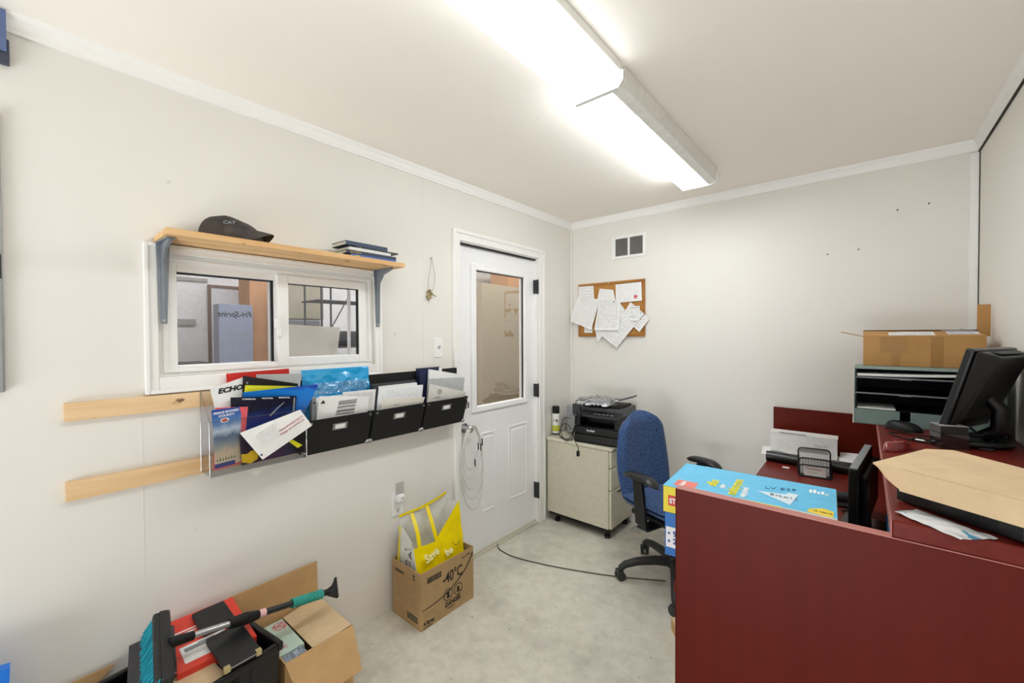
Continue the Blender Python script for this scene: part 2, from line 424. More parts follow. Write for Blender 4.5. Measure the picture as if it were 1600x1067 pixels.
struct('glass', MB().box((-0.052, -1.130, 0.985), (-0.046, -0.620, 1.900)), M_glassdoor, dr)
struct('glass_shadow_gap', MB().box((-0.046, -1.130, 1.889), (-0.036, -0.620, 1.894)).box((-0.046, -0.626, 0.99), (-0.036, -0.622, 1.894)), M_dark, dr)
for y0, y1 in ((-1.085, -0.935), (-0.795, -0.580)):   # embossed lower panels
    pn = MB()
    for a0, a1, b0, b1 in ((y0, y0+0.014, 0.262, 0.805), (y1-0.014, y1, 0.262, 0.805), (y0+0.014, y1-0.014, 0.262, 0.276), (y0+0.014, y1-0.014, 0.791, 0.805)):
        pn.box((-0.036, a0, b0), (-0.029, a1, b1))
    pn.box((-0.036, y0+0.032, 0.294), (-0.0305, y1-0.032, 0.773))
    struct('raised_panel', pn, M_door, dr, 0.004)
for z0, z1 in ((1.784, 1.889), (0.986, 1.085), (0.197, 0.317)):
    hg = MB().box((-0.034, -0.4955, z0), (0.004, -0.479, z1)).cyl((0.004, -0.487, z0-0.003), (0.004, -0.487, z1+0.003), 0.006, n=10)
    struct('hinge', hg, M_dark, dr)
kb = MB().cyl((-0.036, -1.236, 0.868), (-0.026, -1.236, 0.868), 0.031).cyl((-0.03, -1.236, 0.868), (0.005, -1.236, 0.868), 0.012)
kb.ball((0.022, -1.236, 0.868), (0.022, 0.027, 0.027))
kb.build('door_knob', M_chrome, dr, smooth=True)
db = MB().cyl((-0.036, -1.236, 1.020), (-0.018, -1.236, 1.020), 0.031, 0.028).cyl((-0.018, -1.236, 1.020), (-0.004, -1.236, 1.020), 0.018, 0.014).box((-0.006, -1.241, 1.002), (0.012, -1.231, 1.038))
db.build('deadbolt', M_chrome, dr, smooth=True)

# window
wn = struct('window_1', MB().box((-0.10, -2.75, 1.318), (-0.012, -2.692, 1.765)).box((-0.10, -1.93, 1.318), (-0.012, -1.89, 1.765))
            .box((-0.10, -2.692, 1.318), (-0.012, -1.93, 1.355)).box((-0.10, -2.692, 1.705), (-0.012, -1.93, 1.765))
            .box((-0.10, -2.357, 1.355), (-0.03, -2.325, 1.705)), M_vinyl, None, 0.002)
wc = MB()
for y0, y1, z0, z1 in ((-2.789, -2.75, 1.261, 1.797), (-1.89, -1.853, 1.261, 1.797), (-2.75, -1.89, 1.261, 1.318), (-2.75, -1.89, 1.765, 1.797)):
    wc.box((0, y0, z0), (0.014, y1, z1))
for y0, y1, z0, z1 in ((-2.789, -2.775, 1.261, 1.797), (-1.867, -1.853, 1.261, 1.797), (-2.775, -1.867, 1.261, 1.275), (-2.775, -1.867, 1.783, 1.797)):
    wc.box((0.014, y0, z0), (0.020, y1, z1))
struct('casing', wc, M_trim, wn, 0.003)
ws = MB()
for y0, y1, z0, z1 in ((-2.735, -2.722, 1.333, 1.750), (-1.918, -1.905, 1.333, 1.750), (-2.722, -1.918, 1.333, 1.343), (-2.722, -1.918, 1.740, 1.750)):
    ws.box((-0.014, y0, z0), (-0.004, y1, z1))
struct('stop_bead', ws, M_vinyl, wn, 0.001)
struct('pane', MB().box((-0.055, -2.692, 1.355), (-0.049, -2.357, 1.705)), M_glasswin, wn)
struct('pane_gasket', MB().box((-0.048, -2.692, 1.700), (-0.030, -2.357, 1.704)).box((-0.048, -2.364, 1.355), (-0.030, -2.358, 1.704)), M_black, wn)
sh = MB()
for y0, y1, z0, z1 in ((-2.352, -2.305, 1.335, 1.731), (-1.973, -1.934, 1.335, 1.731), (-2.305, -1.973, 1.335, 1.372), (-2.305, -1.973, 1.696, 1.731)):
    sh.box((-0.028, y0, z0), (-0.002, y1, z1))
sash = struct('sliding_sash', sh, M_vinyl, wn, 0.003)
struct('pane', MB().box((-0.020, -2.305, 1.372), (-0.015, -1.973, 1.696)), M_glasswin, sash)
struct('sash_gasket', MB().box((-0.015, -2.305, 1.692), (-0.006, -1.973, 1.696)).box((-0.015, -1.980, 1.372), (-0.006, -1.975, 1.696)), M_black, sash)
struct('screen_stile', MB().box((-0.07, -2.000, 1.372), (-0.058, -1.988, 1.696)), M_vinyl, wn)
lt = MB().box((-0.002, -2.357, 1.455), (0.010, -2.340, 1.545)).box((0.010, -2.362, 1.462), (0.020, -2.342, 1.500)).box((0.006, -2.369, 1.50), (0.014, -2.345, 1.54))
lt.build('latch', M_white, sash, bevel=0.003)

# ------------------------------------------------------------------ ceiling lights
def fixture(y0, y1, label, strength, wrap):
    t = thing('ceiling_light', label, 'ceiling light', (1.175, (y0+y1)/2, H), 0, 'wrap lights end to end on the ceiling')
    L = (y1-y0)/2
    met = mat('light_housing_enamel', '#ecebe6', 0.35)
    MB().box((-0.1, -L+0.0065, -0.033), (0.1 if wrap else 0.096, L-0.0065, -0.0005)).build('housing', met, t, bevel=0.002)
    if wrap: prof = [(-0.098, -0.0335), (-0.1015, -0.048), (-0.100, -0.068), (-0.088, -0.080), (0.088, -0.080), (0.100, -0.068), (0.1015, -0.048), (0.098, -0.0335)]
    else: prof = [(-0.098, -0.0335), (-0.1015, -0.048), (-0.100, -0.068), (-0.088, -0.080), (0.022, -0.080), (0.048, -0.074), (0.052, -0.0335)]
    n = len(prof); vs = [(x, -L+0.006, z) for x, z in prof] + [(x, L-0.006, z) for x, z in prof]
    fs = [(i, n+i, n+i+1, i+1) for i in range(n-1)] + [tuple(range(n)), tuple(range(2*n-1, n-1, -1)), (n-1, 2*n-1, n, 0)]
    e = mat_emit('lit_diffuser', (0.94, 0.975, 1.0), strength)
    MB().add(vs, fs).build('diffuser', e, t)
    if not wrap:
        MB().add([(0.054, -L+0.006, -0.079), (0.094, -L+0.006, -0.070), (0.100, -L+0.006, -0.001), (0.0965, -L+0.006, -0.001), (0.088, -L+0.006, -0.062), (0.054, -L+0.006, -0.072),
                  (0.054, L-0.006, -0.079), (0.094, L-0.006, -0.070), (0.100, L-0.006, -0.001), (0.0965, L-0.006, -0.001), (0.088, L-0.006, -0.062), (0.054, L-0.006, -0.072)],
                 [(0, 6, 7, 1), (1, 7, 8, 2), (2, 8, 9, 3), (3, 9, 10, 4), (4, 10, 11, 5), (5, 11, 6, 0), (5, 4, 3, 2, 1, 0), (6, 7, 8, 9, 10, 11)]).build('reflector_side', met, t)
    for s in (-1, 1):
        MB().prism([(-0.085, -0.002), (-0.107, -0.030), (-0.107, -0.062), (-0.09, -0.084), (0.09, -0.084), (0.107, -0.062), (0.107, -0.030), (0.085, -0.002)], 0, 0.006,
                   M=Matrix.Translation((0, s*L-(0.006 if s > 0 else 0)+(0.006 if s > 0 else 0), 0)) @ Matrix.Rotation(PI/2, 4, 'X') if s < 0 else
                   Matrix.Translation((0, L, 0)) @ Matrix.Rotation(PI/2, 4, 'X')).build('end_cap', met, t)
    return t
fixture(-2.92, -1.694, 'lit white wrap fluorescent light, nearer of the two on the ceiling', LAMP_NEAR, True)
fixture(-1.680, -0.462, 'lit white fluorescent light with bare metal side, nearer the far wall', LAMP_FAR, False)
t = fixture(-4.20, -3.00, 'unseen fluorescent light added as fill at the rear end of the room', FILL_REAR, True)  # added out of view to fill the room with light
# unseen strip added to brighten the shop behind the glass
t = thing('shop_fill_light', 'unseen fluorescent strip added to light the shop beyond the window', 'ceiling light', (-0.75, -0.7, 3.1))
MB().box((-0.08, -2.2, -0.05), (0.08, 2.2, 0)).build('housing', M_white, t)
MB().box((-0.06, -2.18, -0.08), (0.06, 2.18, -0.05)).build('diffuser', mat_emit('shop_fill_diffuser', (0.96, 0.98, 1.0), FILL_SHOP), t)

# ------------------------------------------------------------------ shop contents
t = thing('whiteboard', 'brown framed whiteboard with handwriting on the shop wall', 'whiteboard', (-2.1, 0, 0))
MB().box((0.0, -2.08, 1.22), (0.015, -1.72, 1.86)).build('board', mat('board_white', '#d9dbe0', 0.3), t)
fr = MB()
for y0, y1, z0, z1 in ((-2.10, -2.08, 1.20, 1.88), (-1.72, -1.70, 1.20, 1.88), (-2.08, -1.72, 1.20, 1.22), (-2.08, -1.72, 1.86, 1.88)): fr.box((0, y0, z0), (0.025, y1, z1))
fr.build('frame', mat('brown_frame', '#6f5747', 0.5), t)
tag(MB().box((-1.75, -2.15, 0.0), (-1.62, -1.93, 1.70)).build('locker', mat('bluegrey_locker', '#8c93a8', 0.5), bevel=0.004), 'tall blue grey locker seen through the left window pane', 'locker')
tag(MB().box((-1.95, -1.925, 0.0), (-1.70, -1.76, 1.98)).build('cardboard_carton', mat_card('shop_carton', '#c0906a'), bevel=0.003), 'tall tan wardrobe carton seen through the left window pane', 'box')
tag(MB().box((-2.10, -3.0, 1.555), (-2.08, -2.18, 1.60)).build('wall_rail', mat('grey_rail', '#a09c98', 0.6)), 'grey rail along the white shop wall', 'rail')
tag(MB().box((-2.10, -3.0, 1.90), (-2.085, -2.10, 1.925)).build('wall_rail', mat('grey_rail', '#a09c98', 0.6)), 'upper thin grey strip on the white shop wall', 'rail')
o, F = leaf('wall_notice', 'small framed notice on the shop wall seen through the window', 'notice', [(-2.09, -2.50, 1.78), (-2.09, -2.36, 1.78), (-2.09, -2.36, 1.65), (-2.09, -2.50, 1.65)], mat_print('notice_print', '#dadada', '#77797c', 5, 0.4))
t = thing('shop_bench', 'dark topped workbench below the shop wall', 'bench', (-1.85, -2.5, 0))
MB().box((-0.24, -0.7, 1.23), (0.06, 0.34, 1.27)).build('top', mat('bench_top', '#4b4440', 0.5), t)
for sx in (-0.23, 0.0):
    for sy in (-0.65, 0.30): MB().box((sx, sy-0.03, 0), (sx+0.05, sy+0.03, 1.23)).build('leg', M_dark, t)
tag(MB().box((-1.65, -1.75, 1.597), (-1.5, -1.44, 1.90)).build('storage_box', mat('shop_beige_panel', '#a39c8a', 0.7), bevel=0.01), 'beige box on a grey cabinet behind the right window pane', 'box')
tag(MB().box((-1.68, -1.75, 0), (-1.50, -1.47, 1.595)).build('storage_cabinet', mat('shop_grey_bin', '#73747a', 0.6), bevel=0.01), 'grey cabinet under the beige box in the shop', 'cabinet')
t = thing('wire_rack', 'dark wire storage rack in the shop behind the window', 'rack', (-1.15, -1.50, 0))
rk = MB()
for sx in (-0.15, 0.12):
    for sy in (-0.18, 0.02, 0.24): rk.cyl((sx, sy, 0), (sx, sy, 2.1), 0.008, n=8)
rk.build('upright', mat('rack_metal', '#55575b', 0.4, 0.5), t)
for z in (0.5, 0.95, 1.38, 1.72, 2.05):
    sw = MB()
    for k in range(9): sw.cyl((-0.15+k*0.034, -0.2, z), (-0.15+k*0.034, 0.26, z), 0.003, n=6)
    sw.cyl((-0.15, -0.2, z), (0.12, -0.2, z), 0.006, n=6).cyl((0.12, -0.2, z), (0.12, 0.26, z), 0.006, n=6)
    sw.build('wire_shelf', mat('rack_metal', '#55575b', 0.4, 0.5), t)
MB().cyl((0.12, -0.19, 1.38), (0.12, 0.02, 1.75), 0.005, n=6).build('brace', mat('rack_metal', '#55575b', 0.4, 0.5), t)
tag(MB().box((-1.28, -1.56, 1.385), (-1.06, -1.28, 1.50)).build('dark_case', mat('dark_case', '#3c3d44', 0.5), bevel=0.015), 'dark case on the wire rack in the shop', 'case')
# paper taped outside the sash
leaf('paper_sheet', 'cream paper sheet taped outside the right window pane', 'paper',
     [(-0.085, -2.31, 1.520), (-0.085, -2.03, 1.507), (-0.085, -2.052, 1.330), (-0.085, -2.31, 1.330)], M_transl, 0.0006,
     curl=lambda u, v: 0.006*math.sin(u*7)*v)
w = thing('window_writing', 'black marker handwriting on the outside of the left pane', 'writing', mw=frame((-0.060, -2.44, 1.50), (0, -1, 0), (0, 0, 1)))
lettering('Fri-Sprint', 0.032, w, (-0.01, 0.045, 0), m=M_ink, shear=0.3, name='written_line', bold=0.0006)
lettering('Saved  Pts', 0.024, w, (0.0, -0.035, 0), m=M_inkgrey, shear=0.3, name='written_line')
lettering('19-55  2.11.15', 0.022, w, (0.0, -0.062, 0), m=M_inkgrey, shear=0.3, name='written_line')
# seen through the door glass
tag(MB().box((-1.25, 0.10, 0.3), (-1.17, 1.3, 2.02)).build('partition_panel', mat('tan_panel', '#ab9f8a', 0.7), bevel=0.004), 'tan partition panel standing in the shop beyond the door', 'partition')
tag(MB().box((-1.75, 0.85, 0), (-1.45, 1.9, 2.45)).build('tall_cabinet', mat_card('shop_carton2', '#c08a5c'), bevel=0.004), 'tall orange tan cabinet beyond the tan partition', 'cabinet')
tag(MB().box((-1.7, 0.2, 0), (-1.5, 0.44, 2.03)).build('shop_post', mat('peach_post', '#c99a82', 0.6), bevel=0.004), 'peach coloured post beyond the left of the door glass', 'post')

# ------------------------------------------------------------------ whiteboard edge at far left
t = thing('wall_whiteboard', 'grey framed whiteboard edge at the far left of the left wall', 'whiteboard', (0, -3.55, 1.72))
MB().box((0.0005, -0.43, -0.395), (0.012, 0.43, 0.395)).build('board', mat('board_white2', '#e2e3e4', 0.25), t)
fr = MB()
for y0, y1, z0, z1 in ((-0.45, -0.43, -0.415, 0.40), (0.43, 0.452, -0.415, 0.40), (-0.43, 0.43, -0.415, -0.395)): fr.box((0.0005, y0, z0), (0.02, y1, z1))
fr.build('frame', mat('frame_aluminium', '#a3a6a8', 0.35, 0.6), t, bevel=0.004)
MB().box((0.0202, 0.436, -0.085), (0.024, 0.45, -0.015)).build('frame_clip', M_dark, t)
t = thing('coat_hook', 'blue and dark hanging strap at the top left wall edge', 'strap', (0, -3.095, 2.26))
MB().box((0.0005, -0.03, 0.0), (0.028, 0.019, 0.07)).build('plate', mat('dark_navy', '#3b4152', 0.5), t, bevel=0.004)
MB().sheet(lambda u, v: (0.030+0.004*math.sin(v*6), -0.030+0.044*u, 0.03+0.12*v), 3, 8, 0.003).build('strap', mat('blue_strap', '#5c6f9a', 0.6), t)

# ------------------------------------------------------------------ shelf over window
t = thing('wall_shelf', 'rough pine shelf over the window on two grey brackets', 'shelf', (0, -2.3, 1.80))
MB().box((0.001, -0.458, 0.0), (0.20, 0.460, 0.0205)).build('board', M_shelfw, t, bevel=0.0015)
for y in (-0.437, 0.415):
    b = MB()
    # vertical strap tapering, horizontal arm, gusset
    pr = [(0.022, -0.005), (0.15, -0.004), (0.15, -0.012), (0.08, -0.03), (0.040, -0.075), (0.030, -0.15), (0.027, -0.29), (0.022, -0.29)]
    b.prism([(a, c) for a, c in pr], -0.006, 0.006, M=Matrix.Translation((0, y, 0)) @ Matrix.Rotation(PI/2, 4, 'X'))
    b.hexa([(0.021, y-0.010, -0.29), (0.025, y-0.010, -0.29), (0.025, y+0.010, -0.29), (0.021, y+0.010, -0.29)], [(0.021, y-0.02, -0.002), (0.025, y-0.02, -0.002), (0.025, y+0.02, -0.002), (0.021, y+0.02, -0.002)])
    b.hexa([(0.021, y-0.02, -0.005), (0.155, y-0.012, -0.005), (0.155, y+0.012, -0.005), (0.021, y+0.02, -0.005)], [(0.021, y-0.02, -0.0005), (0.155, y-0.012, -0.0005), (0.155, y+0.012, -0.0005), (0.021, y+0.02, -0.0005)])
    k = b.build('bracket', M_bracket, t, bevel=0.003)
    MB().cyl((0.025, y, -0.278), (0.029, y, -0.278), 0.005, n=10).build('screw', M_chrome, k)
# cap
t = thing('baseball_cap', 'worn dark brown baseball cap lying on the shelf', 'cap', (0.098, -2.545, 1.821), R(-32))
capm = mat('worn_brown_canvas', '#4a4340', 0.9, var=0.35, scale=22, bump=0.3)
def crownf(u, v):
    a = 2*PI*u; r = math.cos(v*PI/2)**0.62 if v < 1 else 0
    x = 0.085*r*math.cos(a); y = 0.103*r*math.sin(a); z = 0.088*math.sin(v*PI/2)
    n_ = noise.noise(Vector((x*20, y*20, z*20)))*0.006
    y2 = y - 0.012*v
    z += 0.0 if y < 0 else -0.02*v*(y/0.1)
    return (x+n_, y2, max(0.0005, z+n_*v))
vs = []
MBc = MB().sheet(lambda u, v: crownf(1-u, v*0.995), 36, 12, -0.003)
MBc.build('crown', capm, t, smooth=True)
def brim(u, v):
    s = (u-0.5)*2
    y = 0.045 + 0.095*v*math.sqrt(max(0, 1-(s*0.9)**2)) - 0.03*s*s
    x = 0.0 + s*0.078
    z = 0.050 - 0.016*v**1.5 - 0.048*s*s
    return (x, y, max(0.001, z))
MB().sheet(brim, 18, 10, 0.003).build('brim', capm, t, smooth=True)
lettering('CAT', 0.02, t, (0, 0, 0), m=M_inkgrey, name='embroidery', bold=0.0005, M=Matrix.Translation((0.083, -0.004, 0.050)) @ Euler((R(62), 0, R(90))).to_matrix().to_4x4())
# books on shelf
def book(label, x0, x1, y0, y1, z0, th, cover, spine_txt=None, tcol=None, page='#e8e4d8', rz=0.0, tsize=0.012, name='book'):
    t = thing(name, label, 'book', ((x0+x1)/2, (y0+y1)/2, z0), rz, 'books stacked on the shelf')
    hx, hy = (x1-x0)/2, (y1-y0)/2
    c = MB().box((-hx, -hy, 0), (hx, hy, 0.0025)).box((-hx, -hy, th-0.0025), (hx, hy, th)).box((hx-0.002, -hy, 0), (hx+0.001, hy, th))
    c.build('cover', cover, t, bevel=0.0008)
    MB().box((-hx+0.003, -hy+0.003, 0.0026), (hx-0.0022, hy-0.003, th-0.0026)).build('pages', mat('page_edges_'+page, page, 0.8), t)
    if spine_txt: lettering(spine_txt, tsize, t, (hx+0.0013, -hy+0.02, th*0.28), (PI/2, 0, PI/2), tcol, 'spine_title')
    return t
z = 1.8206
book('light blue softcover at the bottom of the shelf stack', 0.03, 0.175, -2.11, -1.875, z, 0.013, mat('blue_cover', '#3b64a8', 0.4), 'GUIDE', M_inkyel, tsize=0.008)
book('dark blue book with gold spine title in the shelf stack', 0.03, 0.172, -2.13, -1.872, z+0.0135, 0.015, mat('navy_cover', '#1c2a45', 0.4), 'BELLEVILLE', mat('gold_ink', '#c9a94a', 0.4), tsize=0.011)
book('white spined book second from the top of the shelf stack', 0.035, 0.170, -2.12, -1.90, z+0.029, 0.014, mat('white_cover', '#dcdcd8', 0.5), rz=0.04)
book('thin black booklet poking out of the shelf stack', 0.035, 0.165, -2.08, -1.855, z+0.0435, 0.007, mat('black_cover', '#26282d', 0.4), 'TV', M_inkyel, tsize=0.005)
book('navy hardcover lying on top of the shelf stack', 0.04, 0.165, -2.13, -1.915, z+0.051, 0.019, mat('dark_navy_cover', '#2b3a55', 0.5), rz=0.03)
book('pale yellow brochure at the left of the shelf books', 0.05, 0.17, -2.255, -2.137, z, 0.006, mat('pale_yellow_cover', '#d8d0a0', 0.6), rz=-0.1, name='brochure')

# ------------------------------------------------------------------ wall boards
b = MB(); b.box((0.0005, -2.984, 1.199), (0.0185, -1.35, 1.256)); o = b.build('wall_board', M_pine, bevel=0.001)
tag(o, 'upper of two bare pine boards screwed to the left wall', 'board')
b = MB(); b.box((0.0005, -2.984, 0.946), (0.0185, -1.35, 1.006)); o = b.build('wall_board', M_pine, bevel=0.001)
tag(o, 'lower of two bare pine boards screwed to the left wall', 'board')

# acrylic holder
t = thing('brochure_holder', 'clear acrylic brochure holder at the left end of the wall bins', 'holder', (0.02, -2.462, 0.955))
MB().box((0, -0.172, 0), (0.003, 0.168, 0.302)).build('back_panel', M_acryl, t)
MB().box((0.112, -0.172, 0), (0.115, 0.168, 0.20)).build('front_panel', M_acryl, t)
MB().box((0.003, -0.172, 0), (0.112, 0.168, 0.003)).build('base', M_acryledge, t)
for s in (-0.172, 0.165):
    MB().prism([(0.003, 0.003), (0.112, 0.003), (0.112, 0.20), (0.003, 0.302)], 0, 0.003, M=Matrix.Translation((0, s+0.003, 0)) @ Matrix.Rotation(PI/2, 4, 'X')).build('side_panel', M_acryl, t)
ed = MB().tube([(0.1145, -0.172, 0.0), (0.1145, -0.172, 0.20)], 0.002, 6).tube([(0.001, -0.172, 0.0), (0.001, -0.172, 0.302)], 0.002, 6)
ed.tube([(0.1145, 0.168, 0.0), (0.1145, 0.168, 0.20)], 0.002, 6).tube([(0.1145, -0.172, 0.2), (0.1145, 0.168, 0.2)], 0.0015, 6).tube([(0.1145, -0.172, 0), (0.1145, 0.168, 0)], 0.002, 6)
ed.tube([(0.1145, -0.172, 0.2), (0.001, -0.172, 0.302)], 0.0015, 6)
ed.build('polished_edge', M_acryledge, t)

# black wall file organiser
t = thing('wall_file_organizer', 'black three bin wall file organiser with silver corners', 'file organiser', (0.0, -1.82, 0.945))
blk = mat('black_fibreboard', '#0a0a0b', 0.6, bump=0.1)
MB().box((0.0195, -0.475, 0.02), (0.024, 0.475, 0.322)).build('back_panel', blk, t, bevel=0.001)
for y in (-0.13, 0.16, -0.17, 0.2):
    MB().cyl((0.024, y, 0.300), (0.027, y, 0.300), 0.005, n=12).build('rivet', M_chrome, t)
for i, (y0, y1) in enumerate(((-0.466, -0.166), (-0.152, 0.148), (0.160, 0.463))):
    b = MB(); zt = 0.158; th = 0.003
    b.hexa([(0.083, y0, 0), (0.086, y0, 0), (0.086, y1, 0), (0.083, y1, 0)], [(0.132, y0, zt), (0.135, y0, zt), (0.135, y1, zt), (0.132, y1, zt)])
    b.box((0.025, y0, 0), (0.086, y1, 0.003))
    for ya in (y0, y1-th):
        b.hexa([(0.025, ya, 0.003), (0.083, ya, 0.003), (0.083, ya+th, 0.003), (0.025, ya+th, 0.003)], [(0.025, ya, zt), (0.132, ya, zt), (0.132, ya+th, zt), (0.025, ya+th, zt)])
    bb = b.build('bin', blk, t)
    yc = (y0+y1)/2-0.005; F = frame((0.1215, yc, 0.113), (0, 1, 0), (0.05, 0, 0.158))
    lh = MB().box((-0.034, -0.016, 0), (0.034, 0.016, 0.001)); q = lh.build('label_holder', M_steel, bb, bevel=0.0005); q.matrix_local = F @ Matrix.Translation((0, 0, 0.0015))
    q2 = MB().box((-0.023, -0.010, 0.001), (0.023, 0.010, 0.0018)).build('label_card', M_paper, bb); q2.matrix_local = F @ Matrix.Translation((0, 0, 0.0016))
    for yy, zz in ((y0, 0.0), (y1, 0.0)):
        q = MB().ball((0.0855, yy, 0.006), (0.010, 0.013, 0.012), 12, 8).build('corner_guard', M_steel, bb, smooth=True)
    for yy in (y0+0.012, y1-0.012):
        MB().cyl((0.1325, yy, 0.146), (0.1385, yy, 0.145), 0.0055, n=10).build('rivet', M_steel, bb)

# documents on the wall --------------------------------------------------------
G1 = 'brochures in the acrylic holder'
P_print = mat_print('page_print', '#ececea', '#55585c', 30, 0.45, strength=0.5)
leaf('folder', 'red folder standing at the back of the acrylic holder', 'folder', [(0.028, -2.552, 1.319), (0.028, -2.321, 1.324), (0.028, -2.315, 1.146), (0.028, -2.546, 1.153)], mat('red_cover', '#c92a22', 0.4), 0.004, group=G1)
leaf('folder', 'silver white folder behind the black catalogue', 'folder', [(0.055, -2.456, 1.31), (0.055, -2.279, 1.301), (0.045, -2.295, 1.144), (0.045, -2.446, 1.139)], mat('silver_cover', '#c4c6c8', 0.35), 0.003, group=G1)
o, F = leaf('brochure', 'white sheet with bold black capital lettering leaning left in the acrylic holder', 'brochure', [(0.075, -2.616, 1.27), (0.075, -2.497, 1.308), (0.065, -2.43, 1.171), (0.065, -2.59, 1.139)], M_paper, 0.0015, group=G1)
lettering('ECHO', 0.026, o, (0.02, 0.108, 0.0020), (0, 0, R(-4)), M_ink, 'printed_title', 0.0012, shear=0.25, sx=1.15)
o, F = leaf('catalogue', 'black catalogue with yellow white slanted title behind the yellow folder', 'catalogue', [(0.082, -2.511, 1.311), (0.086, -2.308, 1.262), (0.07, -2.312, 1.094), (0.07, -2.517, 1.103)], mat('black_glossy_cover', '#1b1c20', 0.25), 0.003, 0.004,
            curl=lambda u, v: 0.0, group=G1)
lettering('Wheeler', 0.026, o, (0.095, 0.158, 0.0045), (0, 0, R(-8)), mat('pale_yellow_ink', '#f2efb0', 0.5), 'printed_title', 0.001, shear=0.3, sx=1.1, ext=0.003)
lettering('commercial', 0.013, o, (0.125, 0.148, 0.0045), (0, 0, R(-12)), M_inkyel, 'printed_title', 0.0003, shear=0.3, sx=1.1, ext=0.003)
MB().cyl((0.012, 0.18, 0.003), (0.012, 0.18, 0.0045), 0.004, n=12).build('punched_hole', M_grey, o)
leaf('folder', 'bright yellow folder edge above the blue folder', 'folder', [(0.098, -2.508, 1.275), (0.098, -2.315, 1.252), (0.082, -2.3, 1.066), (0.082, -2.529, 1.106)], mat('yellow_cover', '#e2e02a', 0.4), 0.002, 0.002, group=G1)
leaf('folder', 'glossy blue folder with a pointed right corner', 'folder', [(0.108, -2.519, 1.249), (0.122, -2.241, 1.256), (0.095, -2.330, 1.051), (0.092, -2.526, 1.07)],
     mat_grad('blue_folder_print', [(0.2, '#123f96'), (0.6, '#1b6ec6'), (0.86, '#1579d0'), (0.95, '#1a3fa8')], 1, 3, 0.2, 0.2), 0.002, -0.006, curl=lambda u, v: 0.008*u**3, group=G1)
leaf('paper_sheet', 'plain white sheet edge between the leaning lettered sheet and navy brochure', 'paper', [(0.108, -2.593, 1.226), (0.108, -2.535, 1.228), (0.093, -2.528, 1.058), (0.093, -2.587, 1.057)], M_paper, 0.001, group=G1)
o, F = leaf('brochure', 'navy brochure with small white words along its top', 'brochure', [(0.120, -2.564, 1.236), (0.120, -2.328, 1.214), (0.100, -2.341, 0.994), (0.100, -2.556, 1.003)],
     mat_grad('navy_print', [(0.1, '#10142a'), (0.45, '#1c3f8e'), (0.62, '#1c3370'), (0.8, '#14182c')], 1, 5, 0.35, 0.25), 0.0018, 0.002, group=G1)
for k, (tx, xx) in enumerate((('COMMERCIAL', 0.02), ('INDUSTRIAL', 0.088), ('RESIDENTIAL', 0.15))):
    lettering(tx, 0.0075, o, (xx, 0.222-0.002*k, 0.0035), (0, 0, R(-4)), M_inkwhite, 'printed_title', 0.0001)
MB().sheet(lambda u, v: (0.09+0.08*v**1.5+0.004*u, 0.10+0.10*v-0.012*u*(1-v), 0.0036), 2, 10, 0.0004).build('printed_sail', M_inkgrey, o)
MB().box((0.208, 0.07, 0.003), (0.214, 0.215, 0.0042)).build('printed_band', M_inkgrey, o)
o, F = leaf('brochure', 'tall narrow brochure with a red border and beach photo', 'brochure', [(0.128, -2.614, 1.205), (0.128, -2.509, 1.195), (0.106, -2.525, 0.978), (0.106, -2.618, 0.971)], mat('pink_red_border', '#dd5f66', 0.35), 0.0018, group=G1)
MB().hexa([(0.006, 0.009, 0.0020), (0.088, 0.009, 0.0020), (0.103, 0.222, 0.0020), (0.009, 0.228, 0.0020)], [(0.006, 0.009, 0.0030), (0.088, 0.009, 0.0030), (0.103, 0.222, 0.0030), (0.009, 0.228, 0.0030)]).build('printed_picture', mat_grad('beach_print', [(0.02, '#d8c3a4'), (0.24, '#c9b295'), (0.36, '#8d9294'), (0.5, '#4f6a86'), (0.62, '#c5d2de'), (0.74, '#5b86bd'), (0.95, '#1f4d9e')], 1, 5, 0.16), o)
lettering('PRINCE EDWARD', 0.0118, o, (0.054, 0.209, 0.0032), m=M_inkwhite, name='printed_title', bold=0.0003, align='CENTER', sx=0.86)
lettering('COUNTY', 0.0118, o, (0.054, 0.196, 0.0032), m=M_inkwhite, name='printed_title', bold=0.0003, align='CENTER')
MB().lathe([(0.014, 0.0032), (0.014, 0.0036)], 24, M=Matrix.Translation((0.047, 0.182, 0)) @ Matrix.Diagonal((1, 0.62, 1, 1))).build('printed_badge', M_inkwhite, o)
MB().lathe([(0.010, 0.0036), (0.010, 0.0040)], 24, M=Matrix.Translation((0.047, 0.182, 0)) @ Matrix.Diagonal((1, 0.62, 1, 1))).build('printed_badge', mat('badge_orange', '#c9572f', 0.5), o)
MB().box((0.005, 0.006, 0.0030), (0.070, 0.022, 0.0036)).build('printed_footer', mat('footer_blue', '#2a3a80', 0.5), o)
for k in range(7):
    x = 0.012+k*0.009; MB().add([(x, 0.03, 0.0033), (x+0.006, 0.03, 0.0033), (x+0.003, 0.042+0.004*(k % 2), 0.0033)], [(0, 1, 2)]).build('printed_bush', mat('bush_green', '#46513a', 0.6), o)
o, F = leaf('catalogue', 'dark purple catalogue with a yellow machine on its cover', 'catalogue', [(0.1285, -2.54, 1.099), (0.1285, -2.306, 1.083), (0.1255, -2.303, 0.978), (0.1255, -2.533, 0.974)],
     mat_grad('purple_print', [(0.15, '#241a30'), (0.45, '#4b3050'), (0.75, '#38364a'), (0.9, '#202228')], 0, 4, 0.5, 0.3), 0.0022, group=G1)
MB().add([(0.0, 0.012, 0.0027), (0.03, 0.0, 0.0027), (0.055, 0.012, 0.0027), (0.06, 0.042, 0.0027), (0.035, 0.05, 0.0027), (0.02, 0.04, 0.0027), (0.0, 0.043, 0.0027)], [tuple(range(7))]).build('printed_machine', mat('machine_yellow', '#d9b21a', 0.5), o)
